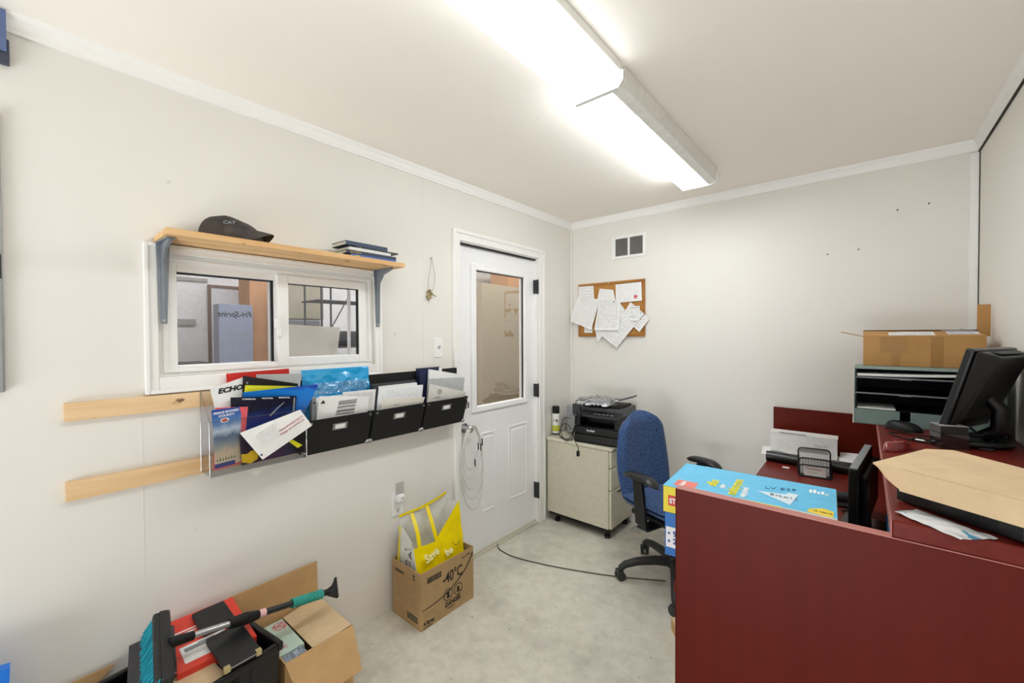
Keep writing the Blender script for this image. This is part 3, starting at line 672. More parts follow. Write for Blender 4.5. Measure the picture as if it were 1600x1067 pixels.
MB().add([(0.17, 0.055, 0.0027), (0.185, 0.06, 0.0027), (0.225, 0.028, 0.0027), (0.205, 0.02, 0.0027)], [(0, 3, 2, 1)]).build('printed_stripe', M_inkyel, o)
o, F = leaf('flyer', 'white printed flyer with red lines slanting across the holder', 'flyer', [(0.139, -2.541, 1.101), (0.148, -2.325, 1.160), (0.148, -2.277, 1.086), (0.137, -2.464, 0.982)], M_paper, 0.001, 0.006, group=G1)
MB().box((0.02, 0.045, 0.0045), (0.10, 0.105, 0.0075)).build('printed_text', mat_print('flyer_print', '#eeeeec', '#7c7f84', 16, 0.4, 0.04, 0.02, 0.6), o)
lettering('Stamp Envelopes pay to', 0.0105, o, (0.100, 0.060, 0.008), m=M_inkred, name='printed_title')
lettering('Mileage ten members fly', 0.0105, o, (0.096, 0.044, 0.008), m=M_inkred, name='printed_title')
MB().cyl((0.006, 0.02, 0.0015), (0.006, 0.02, 0.004), 0.0035, n=12).build('punched_hole', M_ink, o)
leaf('paper_sheet', 'corner of a white page hanging out below the acrylic holder', 'paper', [(0.085, -2.516, 0.953), (0.085, -2.418, 0.953), (0.085, -2.413, 0.949), (0.085, -2.472, 0.905)], M_cream, 0.001, group=G1)

G2 = 'papers in the black wall bins'
# blue plastic-wrapped pouch, crumpled front
t = thing('plastic_pouch', 'shiny light blue plastic folder in the first black bin', 'folder', mw=frame((0.030, -2.262, 1.05), (0, 1, 0), (-0.01, 0, 0.21)), group=G2)
bl = mat('shiny_blue_plastic', '#2aa5e0', 0.18, coat=0.6)
def pouch(u, v):
    x = 0.31*u - 0.012*v*(1-u) ; y = 0.262*v
    z = 0.02 + 0.016*noise.noise(Vector((u*7, v*6, 0.3))) * (1-abs(2*v-1)**4) + 0.012*(1-v)
    return (x, y, z + 0.008*abs(noise.noise(Vector((u*18, v*14, 2.0)))))
MB().sheet(pouch, 46, 40, 0.002).build('wrap', bl, t, smooth=True)
MB().box((0.006, 0.0, 0.0), (0.30, 0.255, 0.014)).build('folder_body', mat('blue_folder_body', '#2f9bd6', 0.4), t, bevel=0.002)
def crum(u, v):
    x = 0.03+0.26*u; y = 0.150 + 0.05*v
    return (x, y, 0.044 + 0.018*abs(noise.noise(Vector((u*16, v*5, 5))))+0.004*math.sin(v*PI))
MB().sheet(crum, 60, 14, 0.0012).build('plastic_crumple', M_film, t, smooth=True)
t = thing('ring_binder', 'grey spined white binder beside the blue plastic folder', 'binder', mw=frame((0.068, -2.258, 1.02), (0, 1, 0), (0.010, 0, 0.20)), group=G2)
MB().box((0.002, 0, 0), (0.022, 0.178, 0.026)).build('spine', mat('grey_binder', '#8d9194', 0.4), t, bevel=0.002)
MB().box((0.022, 0, 0.002), (0.25, 0.172, 0.022)).build('pages', M_paper, t)
MB().cyl((0.011, 0.155, 0.026), (0.011, 0.155, 0.028), 0.004, n=12).cyl((0.011, 0.05, 0.026), (0.011, 0.05, 0.028), 0.004, n=12).build('rivet', M_dark, t)
leaf('document', 'white loose papers at the right of the first bin', 'paper', [(0.108, -2.12, 1.206), (0.108, -1.952, 1.204), (0.090, -1.960, 1.05), (0.090, -2.11, 1.05)], P_print, 0.004, 0.001, group=G2)
o, F = leaf('manual', 'white manual with a striped round picture in the first bin', 'manual', [(0.118, -2.232, 1.202), (0.120, -1.998, 1.176), (0.094, -1.999, 1.045), (0.094, -2.242, 1.045)], M_paper, 0.003, 0.006,
     curl=lambda u, v: 0.006*u*u*v, group=G2)
def disk(u, v):
    return (0.085+0.085*u + 0.012*v, 0.066+0.062*v, 0.010+0.004*u)
MB().sheet(disk, 6, 6, 0.0006).build('printed_picture', mat_grad('striped_print', [(0.0, '#3b3b3b'), (0.12, '#d0d0ce'), (0.25, '#4a4a4a'), (0.4, '#dcdcda'), (0.55, '#7a7a7a'), (0.68, '#dededc'), (0.8, '#5c5c5c'), (0.9, '#c4c4c2'), (1.0, '#2f2f2f')], 1, 3, 0.1), o)
MB().box((0.018, 0.126, 0.004), (0.034, 0.131, 0.0075)).box((0.024, 0.131, 0.004), (0.030, 0.138, 0.0075)).build('printed_mark', M_ink, o)
t = thing('ring_binder', 'dark binder with papers in the middle black bin', 'binder', mw=frame((0.066, -1.960, 1.02), (0, 1, 0), (-0.0, 0, 0.20)), group=G2)
MB().box((0.0, 0, 0), (0.275, 0.204, 0.003)).box((0.0, 0, 0.003), (0.004, 0.206, 0.03)).box((0.0, 0, 0.030), (0.03, 0.204, 0.033)).build('cover', mat('dark_binder', '#3a3d42', 0.4), t, bevel=0.001)
MB().box((0.008, 0.002, 0.0035), (0.27, 0.190, 0.022)).build('pages', M_paper, t)
leaf('document', 'white printed papers at the back of the middle bin', 'paper', [(0.106, -1.935, 1.205), (0.106, -1.668, 1.198), (0.084, -1.675, 1.02), (0.084, -1.945, 1.02)], mat_print('faint_print', '#eceef0', '#a9b0ba', 18, 0.4, strength=0.35), 0.006, 0.004, group=G2)
o, F = leaf('document', 'curled cream leaflet at the front of the middle bin', 'paper', [(0.124, -1.925, 1.158), (0.126, -1.678, 1.138), (0.092, -1.68, 1.02), (0.092, -1.93, 1.02)], M_cream, 0.002, 0.001, curl=lambda u, v: 0.012*v*v*u, group=G2)
lettering('Invoice', 0.011, o, (0.07, 0.098, 0.012), m=M_inkgrey, name='printed_title', shear=0.3)
t = thing('book', 'navy covered book standing at the left of the last black bin', 'book', mw=frame((0.030, -1.655, 1.02), (0, 1, 0), (0, 0, 1)), group=G2)
MB().box((0, 0, 0), (0.17, 0.262, 0.003)).box((0, 0, 0.003), (0.006, 0.262, 0.030)).box((0, 0, 0.027), (0.14, 0.262, 0.030)).build('cover', mat('dark_navy_cover2', '#23294a', 0.4), t, bevel=0.001)
MB().box((0.007, 0.003, 0.0035), (0.165, 0.258, 0.0265)).build('pages', M_paper, t)
leaf('document', 'white loose sheets topping the last black bin', 'paper', [(0.070, -1.60, 1.276), (0.070, -1.36, 1.228), (0.070, -1.38, 1.04), (0.070, -1.62, 1.04)], M_paper, 0.010, 0.003, group=G2)
leaf('catalogue', 'silver edged catalogue in the last black bin', 'catalogue', [(0.096, -1.62, 1.226), (0.096, -1.352, 1.212), (0.090, -1.375, 1.03), (0.090, -1.638, 1.03)], mat('silver_cover2', '#b9bbbc', 0.3), 0.006, group=G2)
o, F = leaf('booklet', 'white booklet with a round emblem at the front of the last bin', 'booklet', [(0.122, -1.632, 1.200), (0.128, -1.368, 1.130), (0.092, -1.375, 1.02), (0.092, -1.640, 1.02)], mat('offwhite_cover', '#dfddd6', 0.5), 0.002, 0.002, group=G2)
MB().tube([(0.075+0.012*math.cos(a*PI/8), 0.135+0.012*math.sin(a*PI/8), 0.0105) for a in range(16)], 0.0012, 6, closed=True).build('printed_emblem', M_ink, o)
lettering('Installation', 0.010, o, (0.04, 0.100, 0.0105), m=M_ink, name='printed_title')

# switch, outlet, keys, cord ------------------------------------------------------
t = thing('light_switch', 'white toggle light switch left of the door', 'light switch', (0, -1.4715, 1.392))
MB().box((0, -0.033, -0.057), (0.006, 0.033, 0.057)).build('plate', M_white, t, bevel=0.003)
MB().hexa([(0.006, -0.005, -0.008), (0.010, -0.005, -0.006), (0.010, 0.005, -0.006), (0.006, 0.005, -0.008)], [(0.006, -0.005, 0.010), (0.018, -0.005, 0.012), (0.018, 0.005, 0.012), (0.006, 0.005, 0.010)]).build('toggle', mat('toggle_grey', '#b9b9b6', 0.4), t)
t = thing('wall_outlet', 'white double power outlet above the antifreeze box', 'outlet', (0, -1.762, 0.555))
MB().box((0, -0.037, -0.066), (0.006, 0.037, 0.062)).build('plate', M_white, t, bevel=0.003)
MB().cyl((0.006, 0, -0.035), (0.0075, 0, -0.035), 0.016, n=20).build('socket', mat('socket_white', '#e6e6e2', 0.4), t)
MB().box((0.0075, -0.007, -0.036), (0.0085, -0.005, -0.028)).box((0.0075, 0.005, -0.036), (0.0085, 0.007, -0.028)).cyl((0.0075, 0, -0.043), (0.0085, 0, -0.043), 0.003, n=8).build('socket_slots', M_ink, t)
t = thing('night_light', 'small white plug-in night light with clear shade in the outlet', 'night light', (0.0075, -1.755, 0.585))
MB().box((0, -0.022, -0.018), (0.028, 0.022, 0.022)).build('body', M_white, t, bevel=0.008)
MB().box((0.004, -0.026, 0.018), (0.010, 0.026, 0.085)).build('shade', mat_glaze('frosted_shade', (0.88, 0.88, 0.88), 0.05, 0.2), t, bevel=0.002)
MB().cyl((0.028, 0.004, 0.004), (0.0295, 0.004, 0.004), 0.003, n=10).build('sensor', M_ink, t)
t = thing('key_ring', 'old keys on a thin wire hanging from a wall nail', 'keys', (0, -1.527, 1.911))
MB().cyl((0.0, 0, 0), (0.022, 0, 0.004), 0.0018, n=8).build('nail', M_dark, t)
MB().tube([(0.018, 0, 0.0), (0.016, -0.010, -0.06), (0.014, -0.022, -0.12), (0.014, -0.026, -0.19)], 0.0011, 6).tube([(0.018, 0, 0.0), (0.016, 0.014, -0.05), (0.014, 0.026, -0.09), (0.014, 0.020, -0.15), (0.014, 0.0, -0.20)], 0.0011, 6).build('wire', mat('old_wire', '#77736a', 0.5, 0.4), t)
kk = mat('tarnished_brass', '#8a7650', 0.45, 0.5)
for a, dz, dy in ((0.3, -0.195, -0.02), (-0.5, -0.19, -0.012), (1.2, -0.205, -0.006), (0.0, -0.21, -0.018)):
    MM = Matrix.Translation((0.012+0.004*a, dy, dz)) @ Matrix.Rotation(a, 4, 'X')
    MB().box((-0.001, -0.009, -0.01), (0.001, 0.009, 0.01), M=MM).box((-0.001, -0.003, -0.04), (0.001, 0.003, -0.01), M=MM).build('key', kk, t, bevel=0.0006)
MB().box((0.006, -0.028, -0.235), (0.016, -0.002, -0.20)).build('tag', mat('tan_tag', '#a8946e', 0.8), t, bevel=0.003)
# coil of white cable on the door knob
t = thing('cable_coil', 'coil of white cable hanging on the door knob', 'cable', (0.02, -1.236, 0.872))
cw = mat('white_cable', '#d4d4ce', 0.4)
for k in range(5):
    a = 0.070+0.010*k; bb_ = 0.14+0.030*k; pts = []
    for q in range(40):
        an = 2*PI*q/40
        x = 0.008+0.006*math.sin(an*2+k)+0.003*k
        pts.append((x-0.006, 0.008*math.sin(an+k)+(a if True else 0)*math.cos(an)*0.9 + 0.012, 0.018-bb_ + bb_*math.sin(an) - (0.004*k)))
    MB().tube(pts, 0.0038, 6, closed=True).build('loop', cw, t, smooth=True)
for dy, z0_ in ((0.06, -0.10), (0.082, -0.11), (0.095, -0.08), (0.03, -0.20)):
    MB().cyl((0.016, dy, z0_), (0.016, dy+0.003, z0_-0.045), 0.004, n=8).build('connector', M_ink, t)

# vent
t = thing('air_vent', 'white metal air vent high on the far wall', 'vent', (0.527, 0, 2.152))
fr = MB()
for x0, x1, z0, z1 in ((-0.14, -0.112, -0.09, 0.09), (0.112, 0.14, -0.09, 0.09), (-0.112, 0.112, -0.09, -0.068), (-0.112, 0.112, 0.068, 0.09), (-0.008, 0.008, -0.068, 0.068)): fr.box((x0, -0.008, z0), (x1, -0.0005, z1))
fr.build('frame', M_white, t, bevel=0.002)
MB().box((-0.112, -0.002, -0.068), (0.112, -0.0006, 0.068)).build('duct', mat('duct_dark', '#4c4946', 0.8), t)
lv = MB()
for k in range(12):
    z = -0.062+k*0.0113
    for x0, x1 in ((-0.110, -0.009), (0.009, 0.110)): lv.hexa([(x0, -0.009, z-0.002), (x1, -0.009, z-0.002), (x1, -0.002, z+0.002), (x0, -0.002, z+0.002)], [(x0, -0.009, z-0.0008), (x1, -0.009, z-0.0008), (x1, -0.002, z+0.0032), (x0, -0.002, z+0.0032)])
lv.build('louvres', mat('vent_slats', '#b5b2ac', 0.5), t)

# corkboard + papers
t = thing('cork_board', 'oak framed cork board covered in pinned papers', 'cork board', (0.370, 0, 1.668))
MB().box((-0.275, -0.012, -0.205), (0.275, -0.0005, 0.205)).build('cork', M_cork, t)
fr = MB()
for x0, x1, z0, z1 in ((-0.289, -0.271, -0.219, 0.219), (0.271, 0.289, -0.219, 0.219), (-0.271, 0.271, -0.219, -0.201), (-0.271, 0.271, 0.201, 0.219)): fr.box((x0, -0.019, z0), (x1, -0.0005, z1))
fr.build('frame', M_corkfr, t, bevel=0.002)
MB().box((-0.012, -0.021, 0.208), (-0.006, -0.019, 0.214)).build('hanger', M_white, t)
G3 = 'papers pinned on the cork board'
PT = {
'cork_sheets': [(0.087, -0.020, 1.869), (0.227, -0.020, 1.867), (0.234, -0.020, 1.745), (0.084, -0.020, 1.748)],
'left2': [(0.081, -0.023, 1.778), (0.271, -0.023, 1.755), (0.198, -0.023, 1.486), (-0.001+0.004, -0.023, 1.626)],
'left': [(0.087, -0.027, 1.784), (0.286, -0.027, 1.748), (0.214, -0.030, 1.504), (0.012, -0.030, 1.58)],
'scrap': [(0.141, -0.020, 1.56), (0.216, -0.020, 1.56), (0.216, -0.020, 1.48), (0.141, -0.020, 1.48)],
'midback': [(0.283, -0.020, 1.839), (0.404, -0.020, 1.821), (0.435, -0.020, 1.68), (0.257, -0.020, 1.73)],
'cert': [(0.424, -0.022, 1.86), (0.636, -0.022, 1.864), (0.642, -0.022, 1.722), (0.427, -0.022, 1.714)],
'lowcorner': [(0.238, -0.022, 1.53), (0.335, -0.022, 1.52), (0.313, -0.026, 1.45), (0.271, -0.032, 1.400)],
'diag2': [(0.55, -0.023, 1.716), (0.703, -0.026, 1.584), (0.622, -0.026, 1.483), (0.480, -0.023, 1.612)],
'diag': [(0.468, -0.027, 1.709), (0.592, -0.030, 1.538), (0.441, -0.036, 1.362), (0.266, -0.030, 1.485)],
'note': [(0.544, -0.033, 1.68), (0.628, -0.033, 1.682), (0.628, -0.033, 1.57), (0.544, -0.033, 1.569)],
'mid': [(0.286, -0.033, 1.759), (0.471, -0.033, 1.72), (0.462, -0.040, 1.498), (0.247, -0.040, 1.5)]}
pp = lambda n, r, s=0.5, c='#efefed': mat_print('letter_print_'+n, c, '#6b6e72', r, 0.42, 0.09, 0.07, s)
for k, lab, r, s in (('cork_sheets', 'small sheet of coloured cartoons at the top left of the cork board', 5, 0.35), ('left2', 'printed letter mostly behind another at the left of the cork board', 20, 0.4),
    ('left', 'tilted printed letter hanging off the left of the cork board', 22, 0.35), ('scrap', 'small scrap below the left letter on the cork board', 4, 0.5),
    ('midback', 'creased sheet behind the middle letter on the cork board', 8, 0.2), ('cert', 'landscape certificate with a red seal at the top right of the cork board', 9, 0.3),
    ('lowcorner', 'folded page corner hanging below the cork board', 4, 0.1), ('diag2', 'page turned diagonally at the right edge of the cork board', 7, 0.5),
    ('diag', 'large diagonal page hanging over the bottom of the cork board', 16, 0.45), ('note', 'small upright note at the right of the cork board', 7, 0.5), ('mid', 'upright printed letter in the middle of the cork board', 22, 0.6)):
    o, F = leaf('pinned_paper', lab, 'paper', PT[k], pp(k, r, s*0.7), 0.0008, group=G3, curl=(lambda u, v: 0.006*(1-v)**2) if k in ('left', 'mid') else None)
    if k == 'cert':
        MB().lathe([(0.014, 0.001), (0.014, 0.0018)], 20, M=Matrix.Translation((0.165, 0.035, 0))).build('seal', mat('pink_seal', '#d4616c', 0.5), o)
    if k == 'mid': MB().ball((0.165, 0.225, 0.004), 0.005, 10, 6).build('push_pin', M_dark, o, smooth=True)
    if k == 'diag2': MB().box((0.13, 0.07, 0.0012), (0.134, 0.13, 0.0018)).build('printed_bar', M_ink, o)
    if k == 'note': MB().box((0.005, 0.098, 0.0012), (0.08, 0.102, 0.0018)).box((0.005, 0.03, 0.0012), (0.045, 0.034, 0.0018)).build('printed_bar', M_inkgrey, o)
# holes / nail marks on the far wall
for k, (x, z) in enumerate(((1.76, 1.93), (2.18, 2.14), (2.06, 2.13), (1.90, 1.94), (0.59, 0.0))):
    if z: tag(MB().cyl((x, -0.001, z), (x, -0.003, z), 0.004, n=8).build('screw_mark', M_gap), ['dark screw hole left of the corner high on the far wall', 'dark mark beside the corner trim on the far wall', 'dark pair mark below the crown on the far wall', 'small dark hole midway up the far wall at right'][k], 'screw')

# ------------------------------------------------------------------ file cabinet and what stands on it
t = thing('file_cabinet', 'beige three drawer metal cabinet between door and chair', 'cabinet', (0.022, -0.392, 0))
MB().box((0, 0, 0.075), (0.53, 0.374, 0.635)).build('body', M_beige, t, bevel=0.002)
MB().box((-0.004, -0.006, 0.636), (0.556, 0.378, 0.66)).build('top', mat('beige_cabinet_top', '#d8d4c0', 0.45), t, bevel=0.006)
for z0, z1 in ((0.080, 0.350), (0.356, 0.510), (0.516, 0.630)):
    d = MB().box((0.531, 0.003, z0), (0.551, 0.371, z1)).build('drawer', M_beige, t, bevel=0.005)
    MB().box((0.5512, 0.10, z1-0.03), (0.556, 0.27, z1-0.018)).build('handle', M_dark, d, bevel=0.002)
MB().box((0.012, 0.012, 0.055), (0.52, 0.36, 0.0745)).build('plinth', M_black, t)
for x in (0.07, 0.50):
    for y in (0.04, 0.33): MB().cyl((x, y, 0), (x, y, 0.02), 0.022, n=14).cyl((x, y, 0.02), (x, y, 0.055), 0.012, n=12).build('foot', M_black, t)
zc = 0.6605
t = thing('spray_can', 'white aerosol can with black cap on the cabinet beside the door frame', 'spray can', (0.042, -0.30, zc))
MB().lathe([(0.028, 0), (0.03, 0.003), (0.03, 0.170), (0.024, 0.182)], 28).build('can', mat('white_can', '#e7e7e2', 0.3), t, smooth=True)
MB().lathe([(0.0285, 0.176), (0.0285, 0.228), (0.026, 0.232)], 28).build('cap', M_black, t, smooth=True)
MB().lathe([(0.0304, 0.035), (0.0304, 0.08)], 28).build('label_band', mat('lime_label', '#c3c23a', 0.4), t, smooth=True)
MB().lathe([(0.0304, 0.005), (0.0304, 0.018)], 28).build('base_band', M_dark, t, smooth=True)
lettering('PB', 0.03, t, (0.0, -0.031, 0.11), (PI/2, 0, R(20)), M_ink, 'printed_title', 0.001)
tag(MB().box((0.078, -0.20, zc), (0.222, -0.03, 0.895)).build('grey_speaker', mat('grey_speaker', '#9a9d9f', 0.5), bevel=0.012, seg=3), 'grey box shaped speaker between spray can and printer', 'speaker')
# printer
t = thing('printer', 'black all in one laser printer on the beige cabinet', 'printer', (0.265, -0.386, zc), R(5))
MB().box((0, 0.01, 0.0), (0.355, 0.335, 0.125)).build('base', M_black, t, bevel=0.008)
MB().box((0.004, -0.008, 0.012), (0.351, 0.009, 0.066)).build('paper_tray', mat('tray_black', '#141516', 0.4), t, bevel=0.004)
MB().box((0.0, -0.003, 0.070), (0.355, 0.009, 0.120)).build('front_cover', mat('cover_black', '#101012', 0.35), t, bevel=0.004)
MB().box((0.0, 0.01, 0.1255), (0.045, 0.335, 0.200)).box((0.315, 0.01, 0.1255), (0.355, 0.335, 0.200)).box((0.045, 0.15, 0.1255), (0.315, 0.335, 0.200)).build('output_slot', mat('slot_black', '#0a0a0b', 0.5), t)
MB().hexa([(0.0, -0.022, 0.200), (0.355, -0.022, 0.200), (0.355, 0.06, 0.200), (0.0, 0.06, 0.200)], [(0.0, -0.018, 0.215), (0.355, -0.018, 0.215), (0.355, 0.06, 0.238), (0.0, 0.06, 0.238)]).build('control_panel', M_dark, t, bevel=0.003)
for k in range(5): MB().box((0.16+k*0.032, 0.0, 0.2225), (0.18+k*0.032, 0.012, 0.2265)).build('button', M_grey, t)
MB().box((0.0, 0.061, 0.200), (0.355, 0.34, 0.262)).build('scanner', mat('scanner_grey', '#4a4c4e', 0.4), t, bevel=0.008)
MB().box((0.03, 0.09, 0.262), (0.325, 0.33, 0.275)).build('lid', M_black, t, bevel=0.005)
lettering('brother', 0.020, t, (0.105, -0.0035, 0.092), (PI/2, 0, 0), M_inkwhite, 'printed_logo', 0.0006)
lettering('DCP', 0.012, t, (0.008, -0.0205, 0.203), (PI/2, 0, 0), M_inkwhite, 'printed_logo', 0.0003)
# plastic bag on the printer
t = thing('plastic_bag', 'crumpled clear plastic bag on top of the printer', 'bag', (0.41, -0.27, 0.937), R(5))
def bagf(u, v):
    a = 2*PI*u; r = math.sin(PI*max(0.02, min(0.98, v)))
    n1 = noise.noise(Vector((math.cos(a)*2.3, math.sin(a)*2.3, v*4)))
    n2 = abs(noise.noise(Vector((math.cos(a)*7, math.sin(a)*7, v*11))))
    k = 1+0.35*n1+0.35*n2
    return (0.125*r*math.cos(a)*k, 0.100*r*math.sin(a)*k, max(0.0, 0.012+0.055*(v)*(1+0.4*n1)))
MB().sheet(bagf, 56, 26, 0.0008).build('film', mat_glaze('white_film', (0.86, 0.87, 0.88), 0.34, 0.18), t)
def bagf2(u, v):
    return (-0.12+0.22*u, -0.10+0.17*v, 0.006+0.045*abs(noise.noise(Vector((u*7, v*6, 3))))+0.028*math.sin(u*PI)*math.sin(v*PI))
MB().sheet(bagf2, 40, 30, 0.0008).build('fold', mat('milky_film', '#eeeef0', 0.2), t)
t = thing('thin_tray', 'thin grey booklet leaning up at the back of the printer', 'booklet', (0.50, -0.20, 0.955), R(6), rot=(0, R(-18), R(6)))
MB().box((0, 0, 0), (0.15, 0.10, 0.006)).build('cover', M_dark, t, bevel=0.001)
MB().box((0.004, 0.004, 0.0062), (0.148, 0.098, 0.012)).build('pages', M_grey, t)
# charger with black cable in front of printer
t = thing('power_adapter', 'black power adapter and looped cable hanging off the printer', 'cable', (0.265, -0.425, 0))
MB().box((0.015, -0.012, 0.875), (0.085, 0.012, 0.955)).build('adapter', mat('adapter_black', '#2c2d30', 0.35), t, bevel=0.008, seg=3)
def spl(pts, n=6):
    P = [Vector(p) for p in pts]; out = []
    for i in range(len(P)-1):
        p0, p1, p2, p3 = P[max(i-1, 0)], P[i], P[i+1], P[min(i+2, len(P)-1)]
        for k in range(n):
            s = k/n; out.append(0.5*((2*p1)+(p2-p0)*s+(2*p0-5*p1+4*p2-p3)*s*s+(3*p1-p0-3*p2+p3)*s**3))
    out.append(P[-1]); return out
for pts in ([(0.05, -0.014, 0.955), (0.06, -0.02, 0.985), (0.11, -0.02, 0.99), (0.16, 0.02, 1.01)], [(0.06, -0.014, 0.90), (0.05, -0.02, 0.80), (0.03, -0.022, 0.72), (0.07, -0.022, 0.64), (0.072, -0.022, 0.60)],
            [(0.16, 0.0, 0.99), (0.09, -0.025, 0.94), (0.10, -0.025, 0.88), (0.04, -0.025, 0.78), (0.02, -0.02, 0.68)],
            [(0.0, -0.01, 0.84), (-0.08, 0.03, 0.83), (-0.13, 0.06, 0.76), (-0.13, 0.06, 0.70), (-0.05, 0.0, 0.664), (0.0, -0.012, 0.70), (0.02, -0.015, 0.75)],
            [(0.01, -0.015, 0.76), (-0.05, 0.02, 0.79), (-0.11, 0.05, 0.77), (-0.14, 0.05, 0.69), (-0.04, 0.02, 0.666), (0.01, -0.01, 0.69), (-0.08, 0.02, 0.672), (-0.14, 0.05, 0.675)]):
    MB().tube(spl(pts), 0.0028, 6).build('cord', M_black, t, smooth=True)
MB().box((0.062, -0.032, 0.575), (0.082, -0.014, 0.615)).build('plug', M_black, t, bevel=0.004)

# ------------------------------------------------------------------ office chair
ch = thing('office_chair', 'blue fabric office chair with black arms on castors', 'chair', (1.08, -0.58, 0), R(-19))
# local: +x = facing direction
blk2 = mat('chair_black_plastic', '#151618', 0.42); blk3 = mat('chair_base_plastic', '#27282a', 0.5)
def backf(u, v):
    s = (u-0.5)*2; w = 0.235*(1-0.34*max(0, v-0.30)**1.5*1.3)*(1-0.14*(1-v)**3)
    top = 1-(abs(s)**2.6)*0.0
    y = s*w*(math.cos(max(0, v-0.80)/0.2*PI/2*0.62))*(1 if v > 0.08 else 0.86+0.14*v/0.08)
    z = 0.43+0.54*v - 0.035*abs(s)**2.5*max(0, v-0.6)*2
    x = -0.235 - 0.05*v + 0.035*s*s - 0.02*math.sin(v*PI*0.9)
    return (x, y, z)
bk = MB()
def backfront(u, v):
    p = Vector(backf(u, v)); e = min(u, 1-u, v, 1-v)*2; return p + Vector((0.045*min(1, (e*4))**0.5, 0, 0))
def backrear(u, v):
    p = Vector(backf(1-u, v)); e = min(u, 1-u, v, 1-v)*2; return p - Vector((0.018*min(1, (e*4))**0.5, 0, 0))
bk.sheet(lambda u, v: backfront(u, v), 20, 22, 0.004)
bk.sheet(lambda u, v: backrear(u, v), 20, 22, 0.004)
bk.build('backrest', M_bluefab, ch, smooth=True)
st = MB()
def seat_top(u, v):
    s, q = (u-0.5)*2, (v-0.5)*2; r = max(abs(s), abs(q)); k = 1-0.10*(s*s*q*q)
    return (0.245*s*k+0.02, 0.245*q*k, 0.485+0.025*(1-r**5) - 0.012*(1-q*q)*(1-s*s) - 0.02*max(0, s)**4)
def seat_bot(u, v):
    s, q = (u-0.5)*2, (v-0.5)*2; k = 1-0.10*(s*s*q*q); r = max(abs(s), abs(q))
    return (0.245*s*k+0.02, -0.245*q*k, 0.478-0.065*(1-r**4))
st.sheet(seat_top, 20, 20, 0.004).sheet(seat_bot, 20, 20, 0.004)
st.build('seat', M_bluefab, ch, smooth=True)
MB().box((-0.17, -0.19, 0.385), (0.2, 0.19, 0.418)).build('seat_pan', blk2, ch, bevel=0.015)
MB().box((-0.09, -0.07, 0.335), (0.12, 0.07, 0.384)).build('mechanism', blk2, ch, bevel=0.01)
MB().tube([(-0.08, 0, 0.37), (-0.22, 0, 0.36), (-0.30, 0, 0.42), (-0.305, 0, 0.62)], [0.022, 0.022, 0.024, 0.026], 10).build('back_bar', blk2, ch, smooth=True)
for s in (-1, 1):
    a = MB()
    a.hexa([(-0.045, s*0.275-0.012, 0.40), (0.035, s*0.275-0.012, 0.38), (0.035, s*0.275+0.012, 0.38), (-0.045, s*0.275+0.012, 0.40)],
           [(-0.055, s*0.285-0.013, 0.645), (0.010, s*0.285-0.013, 0.645), (0.010, s*0.285+0.013, 0.645), (-0.055, s*0.285+0.013, 0.645)])
    a.box((-0.04, min(s*0.15, s*0.28), 0.372), (0.04, max(s*0.15, s*0.28), 0.386))
    post = a.build('arm_post', blk2, ch, bevel=0.006)
    pad = MB().sheet(lambda u, v: (-0.135+0.255*u, s*0.285+0.040*(1-abs(2*u-1)**4)*math.cos(2*PI*v)*(0.85+0.25*u), 0.668-0.022*abs(2*u-1)**2.5*(1.4 if u > 0.5 else 0.7) + 0.02*(1-abs(2*u-1)**5)*math.sin(2*PI*v)), 18, 20, 0.001)
    pad.build('armrest', mat('arm_pad', '#1a1b1d', 0.35), ch, smooth=True)
MB().cyl((0, 0, 0.09), (0, 0, 0.20), 0.030, n=20).cyl((0, 0, 0.20), (0, 0, 0.336), 0.016, n=16).build('gas_column', blk2, ch, smooth=True)
MB().lathe([(0.04, 0.085), (0.048, 0.1), (0.045, 0.135), (0.032, 0.15)], 24).build('hub', blk3, ch, smooth=True)
for k in range(5):
    an = R(217+72*k+19); c_, s_ = math.cos(an), math.sin(an)
    pts = [(0.03*c_, 0.03*s_, 0.118), (0.12*c_, 0.12*s_, 0.122), (0.22*c_, 0.22*s_, 0.112), (0.29*c_, 0.29*s_, 0.092), (0.315*c_, 0.315*s_, 0.072), (0.32*c_, 0.32*s_, 0.055)]
    MB().tube(pts, [0.030, 0.026, 0.023, 0.021, 0.019, 0.014], 12).build('base_leg', blk3, ch, smooth=True)
    MM = Matrix.Translation((0.32*c_, 0.32*s_, 0)) @ Matrix.Rotation(an+R(35*k+15), 4, 'Z')
    cst = MB()
    for sy in (-1, 1):
        cst.add([], [])
        w_ = MB().cyl((0, sy*0.007, 0.027), (0, sy*0.024, 0.027), 0.026, n=20)
        cst.add(w_.v, w_.f, 0, MM)
    cst.box((-0.012, -0.026, 0.035), (0.020, 0.026, 0.058), M=MM)
    cst.build('caster', mat('caster_plastic', '#303133', 0.35), ch, smooth=True)

# ------------------------------------------------------------------ floor bits
tag(MB().tube(spl([(0.004, -0.965, 0.024), (0.05, -0.985, 0.005), (0.20, -0.99, 0.005), (0.47, -0.91, 0.005), (0.78, -0.775, 0.005), (1.04, -0.62, 0.004)], 10), 0.0032, 8).build('floor_cable', mat('brown_cable', '#4c4238', 0.5), smooth=True), 'dark cable running from the door across the concrete floor', 'cable')
o = MB().sheet(lambda u, v: (0.60+0.08*u, -0.16+0.10*v, 0.004+0.018*abs(noise.noise(Vector((u*5, v*5, 1))))), 14, 14, 0.001).build('plastic_wrapper', M_film)
tag(o, 'crumpled clear wrapper on the floor behind the chair', 'wrapper')

